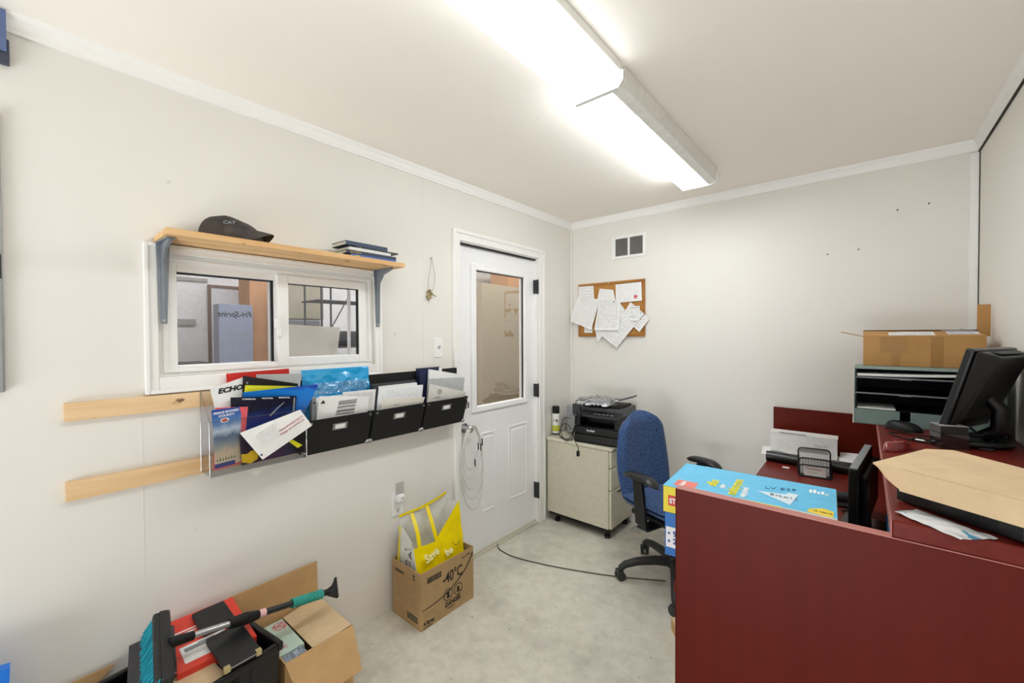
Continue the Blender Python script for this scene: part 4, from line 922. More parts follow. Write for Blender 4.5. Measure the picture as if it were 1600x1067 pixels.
# ------------------------------------------------------------------ antifreeze carton + yellow bag
t = thing('antifreeze_carton', 'open cardboard antifreeze carton marked -40 C by the door', 'box', (0.030, -1.815, 0))
bx, by, bh, th = 0.242, 0.360, 0.288, 0.004
ac = mat_card('stained_cardboard', '#b39468')
MB().box((0, 0, 0), (bx, th, bh)).box((0, by-th, 0), (bx, by, bh)).box((0, th, 0), (th, by-th, bh)).box((bx-th, th, 0), (bx, by-th, bh)).box((th, th, 0.001), (bx-th, by-th, th)).build('body', ac, t, bevel=0.0008)
E1 = frame((bx+0.0006, 0, 0), (0, 1, 0), (0, 0, 1)); E0 = frame((0, -0.0006, 0), (1, 0, 0), (0, 0, 1))
def on(F, x, y, r=0): return F @ Matrix.Translation((x, y, 0)) @ Matrix.Rotation(r, 4, 'Z')
lettering('-40°C', 0.078, t, (0, 0, 0), m=M_ink, name='printed_title', bold=0.0014, sx=0.72, M=on(E1, 0.14, 0.172, 0))
lettering('DANGER', 0.034, t, (0, 0, 0), m=M_ink, name='printed_title', bold=0.0012, sx=0.78, M=on(E1, 0.155, 0.045))
lettering('POISON', 0.014, t, (0, 0, 0), m=M_ink, name='printed_title', M=on(E1, 0.17, 0.028))
lettering('4 litres', 0.03, t, (0, 0, 0), m=M_ink, name='printed_title', bold=0.0008, sx=0.8, M=on(E1, 0.015, 0.02))
lettering('antifreeze', 0.014, t, (0, 0, 0), m=M_ink, name='printed_title', M=on(E1, 0.015, 0.005))
lettering('4 x 3.78 L', 0.016, t, (0, 0, 0), m=M_ink, name='printed_title', bold=0.0004, M=on(E1, 0.275, 0.252, R(4)))
def curve_band(F, pts, w, name, par, m):
    P = spl([(a, b, 0.0004) for a, b in pts], 8); vs = []; n = len(P)
    for i, p in enumerate(P):
        d = (P[min(i+1, n-1)]-P[max(i-1, 0)]).normalized(); q = Vector((-d.y, d.x, 0))*w*(0.35+0.65*i/n); vs += [p-q, p+q]
    fs = [(2*i, 2*i+2, 2*i+3, 2*i+1) for i in range(n-1)]
    o = MB().add(vs, fs).build(name, m, par); o.matrix_local = F; return o
curve_band(E1, [(0.005, 0.10), (0.10, 0.105), (0.20, 0.13), (0.30, 0.19), (0.355, 0.26)], 0.005, 'printed_swoosh', t, M_ink)
for cx_, sym in ((0.175, 'x'), (0.245, 'i')):
    ring = MB().tube([(cx_+0.030*math.cos(a*PI/4+PI/8), 0.105+0.030*math.sin(a*PI/4+PI/8), 0) for a in range(8)], 0.002, 6, closed=True)
    o = ring.build('hazard_octagon', M_ink, t); o.matrix_local = E1
    o = MB().ball((cx_, 0.110, 0), (0.009, 0.010, 0.0008), 10, 6).box((cx_-0.014, 0.094, 0), (cx_+0.014, 0.098, 0.0008)).box((cx_-0.006, 0.088, 0), (cx_+0.006, 0.103, 0.0008)).build('hazard_symbol', M_ink, t); o.matrix_local = E1
pb = mat_print('carton_print', '#b39468', '#5a4630', 12, 0.35, 0.03, 0.03, 0.55)
for x0, y0, x1, y1 in ((0.04, 0.222, 0.13, 0.250),):
    o = MB().box((x0, y0, 0), (x1, y1, 0.0005)).build('printed_panel', mat_print('carton_black_print', '#2b241c', '#b39468', 3, 0.4, 0.05, 0.1, 0.8), t); o.matrix_local = E1 @ Matrix.Shear('XY', 4, (0.3, 0)) if False else E1
for x0, y0, x1, y1 in ((0.285, 0.13, 0.345, 0.17), (0.015, 0.055, 0.09, 0.085)):
    o = MB().box((x0, y0, 0), (x1, y1, 0.0005)).build('printed_panel', pb, t); o.matrix_local = E1
o = MB().box((0.015, 0.09, 0), (0.215, 0.22, 0.0005)).build('printed_panel', pb, t); o.matrix_local = E0
o = MB().box((0.17, 0.235, 0), (0.205, 0.272, 0.0005)).build('printed_panel', mat_print('arrow_print', '#b39468', '#2b241c', 2, 0.7, 0.2, 0.1, 0.9, 0.2), t); o.matrix_local = E0
o = MB().box((0.03, 0.235, 0), (0.10, 0.25, 0.0005)).build('printed_panel', mat_print('carton_black_print', '#2b241c', '#b39468', 3, 0.4, 0.05, 0.1, 0.8), t); o.matrix_local = E0
o = MB().box((0.13, 0.03, 0), (0.215, 0.06, 0.0005)).build('printed_panel', mat_print('carton_green_print', '#3f4a34', '#b39468', 3, 0.4, 0.05, 0.1, 0.8), t); o.matrix_local = E0

t = thing('shopping_bag', 'bright yellow and white reusable shopping bag in the antifreeze carton', 'bag', (0.145, -1.64, 0.012))
yel = mat('yellow_bag', '#f2d900', 0.35, var=0.05); clr = mat('white_bag_plastic', '#e4e4e0', 0.3)
def wr(p, a=0.006, s=14):
    v_ = Vector(p); return v_ + Vector((noise.noise(v_*s), noise.noise(v_*s+Vector((5, 1, 2))), noise.noise(v_*s+Vector((9, 7, 3)))))*a
# yellow front face (towards +x), leaning
MB().sheet(lambda u, v: wr((0.096+0.012*math.sin(u*PI)-0.06*v, -0.15+0.31*u, 0.12+(0.24+0.16*max(0, (u-0.42))/0.58 if u > 0.42 else 0.24)*v), 0.005), 34, 24, 0.0015).build('front_panel', yel, t, smooth=True)
# white back face and gusset
MB().sheet(lambda u, v: wr((-0.085+0.02*math.sin(u*PI), -0.15+0.31*u, 0.12+(0.38+0.03*u)*v), 0.008), 30, 20, 0.0015).build('back_panel', clr, t, smooth=True)
MB().sheet(lambda u, v: wr((-0.085+0.18*u-0.05*v*u, -0.152+0.012*math.sin(u*PI)*v, 0.12+(0.34-0.10*u)*v), 0.006), 16, 18, 0.0015).build('side_gusset', mat_print('gusset_print', '#e4e4e0', '#2c3a2c', 5, 0.45, 0.25, 0.3, 0.9), t, smooth=True)
MB().sheet(lambda u, v: wr((-0.07+0.11*u, 0.158, 0.12+(0.38)*v), 0.006), 12, 16, 0.0015).build('side_gusset', clr, t, smooth=True)
MB().box((-0.07, -0.13, 0.0), (0.07, 0.13, 0.2)).build('contents', mat('silver_liner', '#8f9398', 0.3, 0.3), t, bevel=0.02)
MB().sheet(lambda u, v: wr((-0.078+0.02*math.sin(u*PI), -0.155+0.32*u, 0.495+0.03*u+0.014*v), 0.006), 26, 3, 0.002).build('top_band', yel, t, smooth=True)
def ribbon(pts, w, name):
    P = spl(pts, 6)
    MB().sheet(lambda u, v: P[min(len(P)-1, int(round(v*(len(P)-1))))] + Vector((0, w*(u-0.5), 0)), 2, len(P)-1, 0.002).build(name, yel, t, smooth=True)
ribbon([(0.055, -0.12, 0.30), (0.01, -0.105, 0.42), (-0.06, -0.09, 0.50)], 0.022, 'handle_strap')
ribbon([(0.045, 0.0, 0.33), (0.0, 0.0, 0.43), (-0.06, 0.01, 0.51)], 0.022, 'handle_strap')
MB().sheet(lambda u, v: (-0.085+0.012*u, -0.17+0.02*v, 0.12+0.33*v), 2, 10, 0.002).build('edge_binding', yel, t, smooth=True)
FB = frame((0.104, -0.14, 0.16), (0, 1, 0), (-0.06, 0, 0.24))
lettering('Save', 0.06, t, (0, 0, 0), m=mat('pale_bag_ink', '#f6f2b8', 0.5), name='printed_title', bold=0.001, M=FB @ Matrix.Translation((0.035, 0.125, 0.012)) @ Matrix.Rotation(R(14), 4, 'Z'), ext=0.003, sx=0.85)
lettering('be', 0.05, t, (0, 0, 0), m=mat('pale_bag_ink', '#f6f2b8', 0.5), name='printed_title', bold=0.002, M=FB @ Matrix.Translation((0.165, 0.110, 0.012)) @ Matrix.Rotation(R(12), 4, 'Z'), ext=0.003)
o = MB().tube([(0.25+0.026*math.cos(a*PI/10), 0.175+0.034*math.sin(a*PI/10), 0.006) for a in range(20)], 0.0013, 6, closed=True).tube([(0.24, 0.19, 0.006), (0.245, 0.175, 0.006), (0.26, 0.17, 0.006)], 0.0012, 6).build('printed_mark', M_ink, t); o.matrix_local = FB

# ------------------------------------------------------------------ big open carton bottom left
t = thing('open_carton', 'large open cardboard box with raised flap against the left wall', 'box', (0.025, -2.205, 0))
ch_, cd, cw_ = 0.275, 0.31, 0.262
MB().box((0, -cw_, 0), (0.005, 0, ch_)).box((cd-0.005, -cw_, 0), (cd, 0, ch_)).box((0.005, -0.005, 0), (cd-0.005, 0, ch_)).box((0.005, -cw_, 0), (cd-0.005, -cw_+0.005, ch_)).box((0.005, -cw_+0.005, 0.001), (cd-0.005, -0.005, 0.005)).build('body', M_card, t)
MB().hexa([(0.0, -cw_-0.005, ch_), (0.005, -cw_-0.005, ch_), (0.005, -0.003, ch_), (0, -0.003, ch_)], [(-0.012, -cw_-0.085, ch_+0.155), (-0.007, -cw_-0.085, ch_+0.155), (-0.007, 0.0, ch_+0.155), (-0.012, 0.0, ch_+0.155)]).build('back_flap', M_card, t)
MB().hexa([(cd+0.105, -cw_+0.02, ch_-0.115), (cd+0.11, -cw_+0.02, ch_-0.11), (cd+0.11, -0.022, ch_-0.11), (cd+0.105, -0.022, ch_-0.115)], [(cd-0.004, -cw_, ch_), (cd+0.002, -cw_, ch_+0.003), (cd+0.002, 0.0, ch_+0.003), (cd-0.004, 0.0, ch_)]).build('front_flap', M_card, t)
MB().hexa([(0.012, -0.155, ch_-0.020), (cd-0.012, -0.150, ch_-0.020), (cd-0.008, -0.004, ch_+0.001), (0.008, -0.004, ch_+0.001)], [(0.012, -0.155, ch_-0.016), (cd-0.012, -0.150, ch_-0.016), (cd-0.008, -0.004, ch_+0.005), (0.008, -0.004, ch_+0.005)]).build('side_flap', M_cardlt, t)
fl = NT('mint_floral'); vv = fl.coord(); vo = fl.node('ShaderNodeTexVoronoi'); vo.inputs['Scale'].default_value = 11; fl.link(vv, vo.inputs['Vector'])
pet = fl.ramp(vo.outputs['Distance'], [(0.30, (1, 1, 1, 1)), (0.36, (0, 0, 0, 1))]); nz = fl.noise(vv, 120, 3)
col_ = fl.mix(fl.math('MULTIPLY', pet, fl.ramp(nz, [(0.42, (0, 0, 0, 1)), (0.5, (1, 1, 1, 1))])), lin('#c2d9cc'), lin('#c2707a'))
fl.link(col_, fl.b.inputs['Base Color']); fl.b.inputs['Roughness'].default_value = 0.5
tag(MB().box((0.045, -2.455, 0.02), (0.262, -2.366, 0.262)).build('gift_box', fl.m, bevel=0.003), 'mint green floral gift box inside the large open carton', 'box')
tag(MB().sheet(lambda u, v: (0.272+0.048*v, -2.458+0.085*u, 0.262-0.03*v+0.020*noise.noise(Vector((u*7, v*3, 1)))), 40, 14, 0.003).build('cloth_bag', mat_fabric('blue_grey_cloth', '#8f9cac', '#b4bfca', 60), smooth=True), 'crumpled blue grey cloth at the front of the large open carton', 'cloth')

# ------------------------------------------------------------------ black tote with things
TR = R(9)
t = thing('storage_tote', 'black plastic storage tote full of files at lower left', 'tote', (0.365, -2.48, 0), TR)
tw, tl_, hh = 0.33, 0.44, 0.385   # local x -tw..0, y -tl_..0
tb = mat('tote_black', '#0d0d0f', 0.4)
body = MB(); i_ = 0.03
body.hexa([(-tw+i_, -tl_+i_, 0), (-i_, -tl_+i_, 0), (-i_, -i_, 0), (-tw+i_, -i_, 0)], [(-tw+i_, -tl_+i_, 0.004), (-i_, -tl_+i_, 0.004), (-i_, -i_, 0.004), (-tw+i_, -i_, 0.004)])
def wallq(a, b, a2, b2, th_=0.004):
    """one side wall between bottom points a,b and top points a2,b2"""
    a, b, a2, b2 = map(Vector, (a, b, a2, b2)); n_ = (b-a).cross(a2-a).normalized()*th_
    body.add([a, b, b2, a2, a+n_, b+n_, b2+n_, a2+n_], [(0, 3, 2, 1), (4, 5, 6, 7), (0, 1, 5, 4), (1, 2, 6, 5), (2, 3, 7, 6), (3, 0, 4, 7)])
cb_ = [(-tw+i_, -tl_+i_, 0), (-i_, -tl_+i_, 0), (-i_, -i_, 0), (-tw+i_, -i_, 0)]
ct_ = [(-tw+0.012, -tl_+0.012, hh-0.01), (-0.012, -tl_+0.012, hh-0.01), (-0.012, -0.012, hh-0.01), (-tw+0.012, -0.012, hh-0.01)]
for q in range(4): wallq(cb_[q], cb_[(q+1) % 4], ct_[q], ct_[(q+1) % 4])
body.build('body', tb, t)
rim = MB().box((-tw, -tl_, hh-0.03), (0, -tl_+0.02, hh)).box((-tw, -0.02, hh-0.03), (0, 0, hh)).box((-tw, -tl_+0.02, hh-0.03), (-tw+0.02, -0.02, hh)).box((-0.02, -tl_+0.02, hh-0.03), (0, -0.02, hh))
rim.build('rim', tb, t, bevel=0.006)
for y in (-0.10, -0.2, -0.32, -0.40): MB().box((-0.018, y-0.008, 0.03), (-0.006, y+0.008, hh-0.031)).build('rib', tb, t, bevel=0.003)
MB().box((-0.001, -0.36, hh-0.065), (0.016, -0.14, hh-0.045)).build('handle_lip', tb, t, bevel=0.005)
def mw(loc, rx, ry, rz): return Matrix.Translation(loc) @ Euler((R(rx), R(ry), R(rz)), 'XYZ').to_matrix().to_4x4()
# red product box leaning to the wall; local x along slope away from wall, y along wall
t = thing('red_product_box', 'red and white flat product box lying across the tote', 'box', mw=frame((0.022, -2.765, 0.434), (0.272, 0.003, -0.038), (0, 0.225, -0.004)))
MB().box((0, 0, -0.035), (0.262, 0.225, 0)).build('carton', mat('bright_red_card', '#e2402f', 0.4), t, bevel=0.002)
MB().box((0.155, 0.025, 0.0002), (0.235, 0.155, 0.001)).build('white_panel', M_inkwhite, t)
MB().box((0.168, 0.035, 0.001), (0.185, 0.150, 0.0018)).box((0.162, 0.075, 0.001), (0.166, 0.12, 0.0018)).build('printed_band', M_inkgrey, t)
for k in range(5): MB().box((0.075+k*0.014, 0.02, 0.0002), (0.081+k*0.014, 0.095-0.008*(k % 3), 0.001)).build('printed_stripe', M_inkwhite, t)
MB().box((0.215, 0.2255, -0.028), (0.24, 0.2262, -0.01)).build('printed_mark', M_inkwhite, t)
t = thing('black_binder', 'black leatherette folder on the red box near the wall', 'folder', mw=frame((0.050, -2.680, 0.4315), (0.272, 0.012, -0.038), (0.01, 0.12, -0.002)))
MB().box((0, 0, 0), (0.130, 0.104, 0.018)).build('cover', mat('black_leatherette', '#161719', 0.45, bump=0.2), t, bevel=0.008, seg=3)
t = thing('black_binder', 'black binder with brass corners sloping down to the tote rim', 'folder', mw=frame((0.214, -2.674, 0.4225), (0.272, 0.016, -0.034), (0.01, 0.12, -0.002)))
MB().box((0, 0, 0), (0.175, 0.108, 0.006)).box((0, 0, -0.010), (0.175, 0.108, -0.005)).build('cover', mat('black_leatherette2', '#1b1c1e', 0.4, bump=0.2), t, bevel=0.002)
MB().box((0.004, 0.004, -0.0048), (0.172, 0.104, -0.0002)).build('pages', M_paper, t)
for y in (0.0, 0.092): MB().box((0.162, y-0.0005, -0.011), (0.1765, y+0.0165, 0.0072)).build('brass_corner', mat('brass_corner', '#c9b98a', 0.35, 0.6), t, bevel=0.001)
tag(MB().box((-0.06, -0.16, 0), (0.055, 0.0, 0.006)).build('manila_folder', M_cardlt), 'tan card folder lying inside the tote under the red box', 'folder').matrix_world = mw((0.30, -2.66, 0.365), 0, 6, 9)
t = thing('document_folder', 'dark folder poking out behind the brush over the tote edge', 'folder', mw=frame((0.03, -2.845, 0.412), (0.20, -0.03, -0.03), (0.02, 0.12, 0.02)))
MB().box((0, 0, 0), (0.22, 0.12, 0.003)).box((0, 0, -0.012), (0.22, 0.12, -0.009)).build('cover', mat('charcoal_folder', '#3b3a40', 0.45), t)
MB().box((0.003, 0.002, -0.0088), (0.216, 0.118, -0.0002)).build('pages', M_paper, t)
# snow brush
A = Vector((0.262, -2.768, 0.496)); B = Vector((0.200, -2.235, 0.378)); ax = (B-A); Ln = ax.length
t = thing('snow_brush', 'teal bristled snow brush with ice scraper lying across the tote', 'snow brush', mw=frame(A, ax, Vector((-0.93, -0.25, 0.30)).cross(ax).cross(ax)*-1))
# frame: local x along handle; bring head across
I = t.matrix_world.inverted()
hd = (Vector((0.395, -2.803, 0.470)) - Vector((0.094, -2.760, 0.503))); hc = (Vector((0.395, -2.803, 0.470)) + Vector((0.094, -2.760, 0.503)))/2
dn_ = I.to_3x3() @ Vector((0, 0, -1)); away = I.to_3x3() @ Vector((-0.05, -1, 0)).normalized(); alng = I.to_3x3() @ hd.normalized()
hF = I @ frame(hc, hd, ax.cross(hd).cross(hd)*1)     # head frame: x along head
L2 = hd.length/2 + 0.01
hcm = (hF.to_3x3().inverted() @ (I.to_3x3() @ ax.normalized()))
sgn = 1 if hcm.y > 0 else -1
hb = MB().box((-L2, -0.012, -0.016), (L2, 0.020, 0.016), M=hF).box((-L2+0.004, sgn*-0.022-0.008, -0.012), (L2-0.004, sgn*-0.022+0.012, 0.012), M=hF)
hb.build('brush_head', mat('brush_black', '#1c1d1f', 0.5), t, bevel=0.008, seg=3)
br = MB(); random.seed(3)
for k in range(64):
    for j in range(4):
        xx = -L2+0.006+k*(2*L2-0.012)/63; zz = -0.010+j*0.0066
        tipx = xx + 0.016+random.uniform(-0.006, 0.006); ln = 0.060+random.uniform(-0.008, 0.006)
        a = hF @ Vector((xx, -sgn*0.022, zz)); b_ = a + away*(ln*0.66) + dn_*(ln*0.70) + alng*random.uniform(0.000, 0.024) + dn_*random.uniform(-0.006, 0.010)
        br.cyl(a, b_, 0.0024, 0.0012, n=5)
o = br.build('bristles', mat('teal_bristle', '#1395a8', 0.5), t)
MB().cyl((-0.012, 0, 0), (0.055, 0, 0), 0.017, 0.014, n=14).build('neck', M_black, t, bevel=0.002)
MB().cyl((0.055, 0, 0), (0.17, 0, 0), 0.010, n=16).build('tube', mat('silver_tube', '#b9babc', 0.3, 0.6), t, smooth=True)
MB().cyl((0.16, 0, 0), (0.215, 0, 0), 0.017, 0.021, n=14).cyl((0.215, 0, 0), (0.27, 0, 0), 0.021, 0.013, n=14).build('lock_collar', M_black, t, bevel=0.002)
MB().cyl((0.258, 0, 0), (0.282, 0, 0), 0.0145, n=14).build('sticker', mat('pink_sticker', '#e9b9bb', 0.5), t)
MB().cyl((0.27, 0, 0), (0.39, 0, 0), 0.0115, n=16).build('shaft', mat('shaft_black', '#232326', 0.4), t, smooth=True)
gp = [(0.385+0.005*k, 0, 0) for k in range(27)]
MB().tube(gp, [0.0175+0.002*math.sin(k*2.1) for k in range(27)], 14).build('foam_grip', mat('teal_foam', '#2f9a8e', 0.8, bump=0.3), t, smooth=True)
MB().cyl((0.515, 0, 0), (0.545, 0, 0), 0.012, n=12).build('scraper_neck', M_black, t)
sc_M = I @ Matrix.Translation(A)  # world-oriented at A
e = Vector((I.to_3x3() @ Vector((0.8, -0.1, -0.62)))).normalized()
p0 = Vector((0.535, 0, 0)); xx = Vector((1, 0, 0)); nn_ = xx.cross(e).normalized()*0.005
vs = [p0 - e*0.010, p0 + e*0.012, p0 + xx*0.040 + e*0.036, p0 + xx*0.058 - e*0.050, p0+xx*0.03 - e*0.020]
MB().add([v - nn_ for v in vs]+[v + nn_ for v in vs], [(4, 3, 2, 1, 0), (5, 6, 7, 8, 9)]+[(i, (i+1) % 5, 5+(i+1) % 5, 5+i) for i in range(5)]).build('scraper_blade', M_black, t)
tee = MB()
for k in range(9):
    c_ = (p0 + xx*0.040 + e*0.036).lerp(p0 + xx*0.058 - e*0.050, (k+0.5)/9); tee.cyl(c_-nn_, c_+nn_, 0.005, n=8)
tee.build('scraper_teeth', M_black, t)

# second carton + blue folder, bottom-left corner of the view
t = thing('open_carton', 'cardboard box whose raised flap shows at the bottom left corner', 'box', (0.02, -2.99, 0))
MB().box((0, -0.40, 0), (0.004, 0, 0.26)).box((0.20, -0.40, 0), (0.204, 0, 0.26)).box((0.004, -0.004, 0), (0.20, 0, 0.26)).box((0.004, -0.40, 0), (0.20, -0.396, 0.26)).box((0.004, -0.396, 0.001), (0.20, -0.004, 0.005)).build('body', M_card, t)
MB().hexa([(0, -0.40, 0.26), (0.004, -0.40, 0.26), (0.004, 0.0, 0.26), (0, 0.0, 0.26)], [(-0.003, -0.40, 0.366), (0.001, -0.40, 0.366), (0.001, 0.112, 0.371), (-0.003, 0.112, 0.371)]).build('back_flap', M_card, t)
tag(MB().hexa([(0.06, -3.33, 0.006), (0.085, -3.33, 0.006), (0.085, -3.12, 0.006), (0.06, -3.12, 0.006)], [(0.08, -3.33, 0.575), (0.11, -3.33, 0.575), (0.11, -3.100, 0.540), (0.08, -3.100, 0.540)]).build('folder', mat('bright_blue_card', '#1778e0', 0.4)), 'bright blue folder corner at the very bottom left', 'folder')

# ------------------------------------------------------------------ desk
PX0, PX1 = 1.528, 2.335
d = thing('reception_desk', 'dark mahogany reception desk with raised counter along the right wall', 'desk', (1.93, -0.96, 0))
def L(lo, hi, name, m, bev=0.001):
    o_ = Vector((1.93, -0.96, 0)); return MB().box(Vector(lo)-o_, Vector(hi)-o_).build(name, m, d, bevel=bev)
L((PX0, -1.884, 0), (PX1, -1.858, 1.033), 'end_panel', M_mahog)
L((PX0-0.0015, -1.8845, 1.0332), (PX1, -1.8575, 1.0352), 'edge_band', M_mahogshine, 0.0)
L((PX0-0.002, -1.8842, 0.0), (PX0-0.0004, -1.8578, 1.033), 'edge_band', M_mahog, 0.0)
L((1.500, -0.046, 0), (PX1, -0.022, 1.010), 'end_panel', M_mahog)
L((1.512, -1.857, 0.722), (2.15, -0.047, 0.750), 'worktop', M_mahogtop, 0.002)
L((2.151, -1.857, 0), (2.173, -0.047, 1.034), 'riser_panel', M_mahog)
L((1.974, -1.885, 1.0362), (2.350, -0.03, 1.0725), 'counter_top', M_mahogtop, 0.003)
L((1.9722, -1.885, 1.0367), (1.9738, -0.03, 1.0720), 'edge_band', M_mahogshine, 0.0)
L((1.56, -1.15, 0.30), (1.575, -1.84, 0.722), 'gusset', M_mahog) if False else None
ZC, ZW = 1.0728, 0.7503

# letter paper carton
t = thing('paper_carton', 'blue and yellow copy paper carton standing behind the near desk panel', 'box', (1.437, -1.722, ZW), R(3))
w_, dd_, hp = 0.437, 0.272, 0.226
MB().box((0, 0, 0), (w_, dd_, 0.140)).build('body', mat('carton_blue', '#0f6cc0', 0.45), t, bevel=0.002)
MB().box((-0.004, -0.004, 0.141), (w_+0.004, dd_+0.004, hp-0.0005)).build('lid_sides', mat('carton_yellow', '#f0dc1c', 0.45), t, bevel=0.002)
MB().box((-0.004, -0.004, hp-0.0004), (w_+0.004, dd_+0.004, hp+0.0012)).build('lid_top', mat('carton_sky_blue', '#59bde8', 0.4), t)
MB().box((w_+0.0042, 0.0, 0.02), (w_+0.0055, dd_, hp-0.004)).build('end_card', mat('carton_olive', '#8d8a5c', 0.6), t)
EL = frame((-0.0046, dd_, 0), (0, -1, 0), (0, 0, 1))    # left end, read from the chair side
def put(F, x0, y0, x1, y1, m, name, z=0.0006):
    o = MB().box((x0, y0, 0), (x1, y1, z)).build(name, m, t); o.matrix_local = F; return o
# the left end is turned away; front face towards the camera carries the print
EF = frame((0, -0.0046, 0), (1, 0, 0), (0, 0, 1))
EFb = frame((0, -0.0006, 0), (1, 0, 0), (0, 0, 1))
put(EF, 0.012, 0.165, 0.13, 0.198, mat('panel_red', '#d8321c', 0.45), 'brand_panel')
lettering('STAPLES', 0.023, t, (0, 0, 0), m=M_inkwhite, name='brand_lettering', bold=0.0009, sx=0.8, M=EF @ Matrix.Translation((0.016, 0.173, 0.0010)))
put(EFb, 0.004, 0.028, 0.25, 0.094, M_inkwhite, 'white_panel')
lettering('96 bright', 0.024, t, (0, 0, 0), m=M_inkblue, name='printed_title', bold=0.0009, M=EFb @ Matrix.Translation((0.026, 0.066, 0.0010)))
lettering('20 lb', 0.024, t, (0, 0, 0), m=M_inkblue, name='printed_title', bold=0.0009, M=EFb @ Matrix.Translation((0.026, 0.042, 0.0010)))
lettering('75 g/m2', 0.013, t, (0, 0, 0), m=M_inkblue, name='printed_title', M=EFb @ Matrix.Translation((0.045, 0.031, 0.0010)))
ET = Matrix.Translation((0, 0, hp+0.0014))
put(EFb, 0.010, 0.070, 0.017, 0.077, M_inkblue, 'printed_bullet', 0.001); put(EFb, 0.010, 0.044, 0.017, 0.052, M_inkblue, 'printed_bullet', 0.001)
put(ET, 0.022, 0.015, 0.085, 0.075, mat('panel_pale_red', '#e0766a', 0.45), 'brand_panel')
lettering('Staples', 0.02, t, (0, 0, 0), m=M_inkwhite, name='brand_lettering', M=ET @ Matrix.Translation((0.050, 0.020, 0.0008)) @ Matrix.Rotation(PI/2, 4, 'Z'), bold=0.0005, sx=0.8)
for x, txt, m_, sz in ((0.135, 'office', M_inkyel, 0.042), (0.158, 'paper', M_inkwhite, 0.022), (0.198, 'multipurpose', M_inkyel, 0.042), (0.222, 'usage general', M_inkwhite, 0.024)):
    lettering(txt, sz, t, (0, 0, 0), m=m_, name='printed_title', bold=0.0007, sx=0.72, M=ET @ Matrix.Translation((x, 0.075 if 'p' in txt[:1] or 'o' in txt[:1] else 0.03, 0.0008)) @ Matrix.Rotation(PI/2, 4, 'Z'))
lettering('LV $29', 0.03, t, (0, 0, 0), m=mat('marker_blue', '#2f76a8', 0.6), name='handwriting', M=ET @ Matrix.Translation((0.262, 0.150, 0.0008)) @ Matrix.Rotation(R(20), 4, 'Z'), shear=0.3)
MB().add([(0.245, 0.115, hp+0.0022), (0.335, 0.045, hp+0.0022), (0.350, 0.150, hp+0.0022), (0.325, 0.150, hp+0.0022), (0.318, 0.130, hp+0.0022)], [(0, 1, 2, 3, 4)]).build('printed_paper_plane', mat('plane_white', '#d9e8f2', 0.5), t)
lettering('8½x11', 0.026, t, (0, 0, 0), m=M_inkgrey, name='printed_title', M=ET @ Matrix.Translation((0.280, 0.095, 0.0020)))
MB().add([(0.375, 0.022, hp+0.0018), (0.432, 0.012, hp+0.0018), (0.434, 0.062, hp+0.0018), (0.410, 0.074, hp+0.0018), (0.380, 0.050, hp+0.0018)], [(0, 1, 2, 3, 4)]).build('printed_tag', mat('tag_yellow', '#f0d43a', 0.5), t)
lettering('10 reams', 0.012, t, (0, 0, 0), m=M_ink, name='printed_title', M=ET @ Matrix.Translation((0.386, 0.036, 0.0010)))
for k, hgt in enumerate((0.03, 0.034, 0.02, 0.03, 0.014)): put(ET, 0.375+k*0.010, 0.195, 0.382+k*0.010, 0.195+hgt, M_inkwhite, 'printed_mark')
put(ET, 0.19, -0.003, 0.32, 0.014, M_inkyel, 'printed_band'); put(ET, 0.322, -0.003, 0.44, 0.014, mat('pale_grey_ink', '#cfcfcb', 0.5), 'printed_band')

# white box, papers, roll, holder, at the far end of the worktop
t = thing('loose_papers', 'ruffled loose papers under the white box at the desk end', 'papers', (1.68, -0.165, ZW))
for k in range(6):
    a = random.uniform(-0.12, 0.12)
    MB().sheet(lambda u, v: (-0.17+0.36*u+0.01*k*math.sin(k), -0.12+0.20*v, 0.001+0.0035*k + 0.004*noise.noise(Vector((u*4, v*4, k)))+0.0025), 8, 6, 0.0008, M=Matrix.Rotation(a, 4, 'Z')).build('paper', M_paper if k % 3 else M_cream, t)
t = thing('white_box', 'plain long white cardboard box against the far desk panel', 'box', (1.512, -0.235, 0.778), R(1.5))
wm = mat('white_card', '#ecebe8', 0.5)
MB().box((0, 0, 0), (0.31, 0.10, 0.112)).build('carton', wm, t, bevel=0.002)
MB().box((-0.002, -0.001, 0.1125), (0.312, 0.102, 0.1150)).build('lid', wm, t, bevel=0.0005)
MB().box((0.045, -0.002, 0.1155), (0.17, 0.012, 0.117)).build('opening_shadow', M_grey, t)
lettering('Handy Pack', 0.014, t, (0.21, -0.0012, 0.062), (PI/2, 0, 0), mat('blind_print', '#b9b8b4', 0.6), 'printed_title')
t = thing('binding_roll', 'thick black vinyl roll lying along the far desk end', 'roll', (1.512, -0.352, ZW+0.028), 0)
MB().cyl((0, 0, 0), (0.395, -0.015, 0), 0.0275, n=28).build('roll', mat('black_vinyl', '#0f0f11', 0.3), t, smooth=True)
MB().cyl((-0.001, 0, 0), (0.0, 0, 0), 0.018, n=20).build('core_end', M_dark, t)
MB().sheet(lambda u, v: (0.01+0.2*u, 0.02+0.02*v, 0.012+0.010*v+0.004*math.sin(u*9)), 10, 3, 0.001).build('loose_edge', M_grey, t)
t = thing('letter_holder', 'black wire letter holder with cards in front of the roll', 'letter holder', (1.740, -0.492, ZW), R(8))
wr_ = mat('black_wire', '#141416', 0.35)
def loop(y, z0, z1, w):
    return [(-w, y, z0), (-w, y, z1-0.015), (-w+0.005, y, z1-0.004), (-w+0.016, y, z1), (w-0.016, y, z1), (w-0.005, y, z1-0.004), (w, y, z1-0.015), (w, y, z0)]
for y, zt in ((-0.045, 0.060), (-0.020, 0.088), (0.020, 0.130), (0.045, 0.062)):
    MB().tube(loop(y, 0.006, zt, 0.066), 0.0035, 8).build('wire_loop', wr_, t, smooth=True)
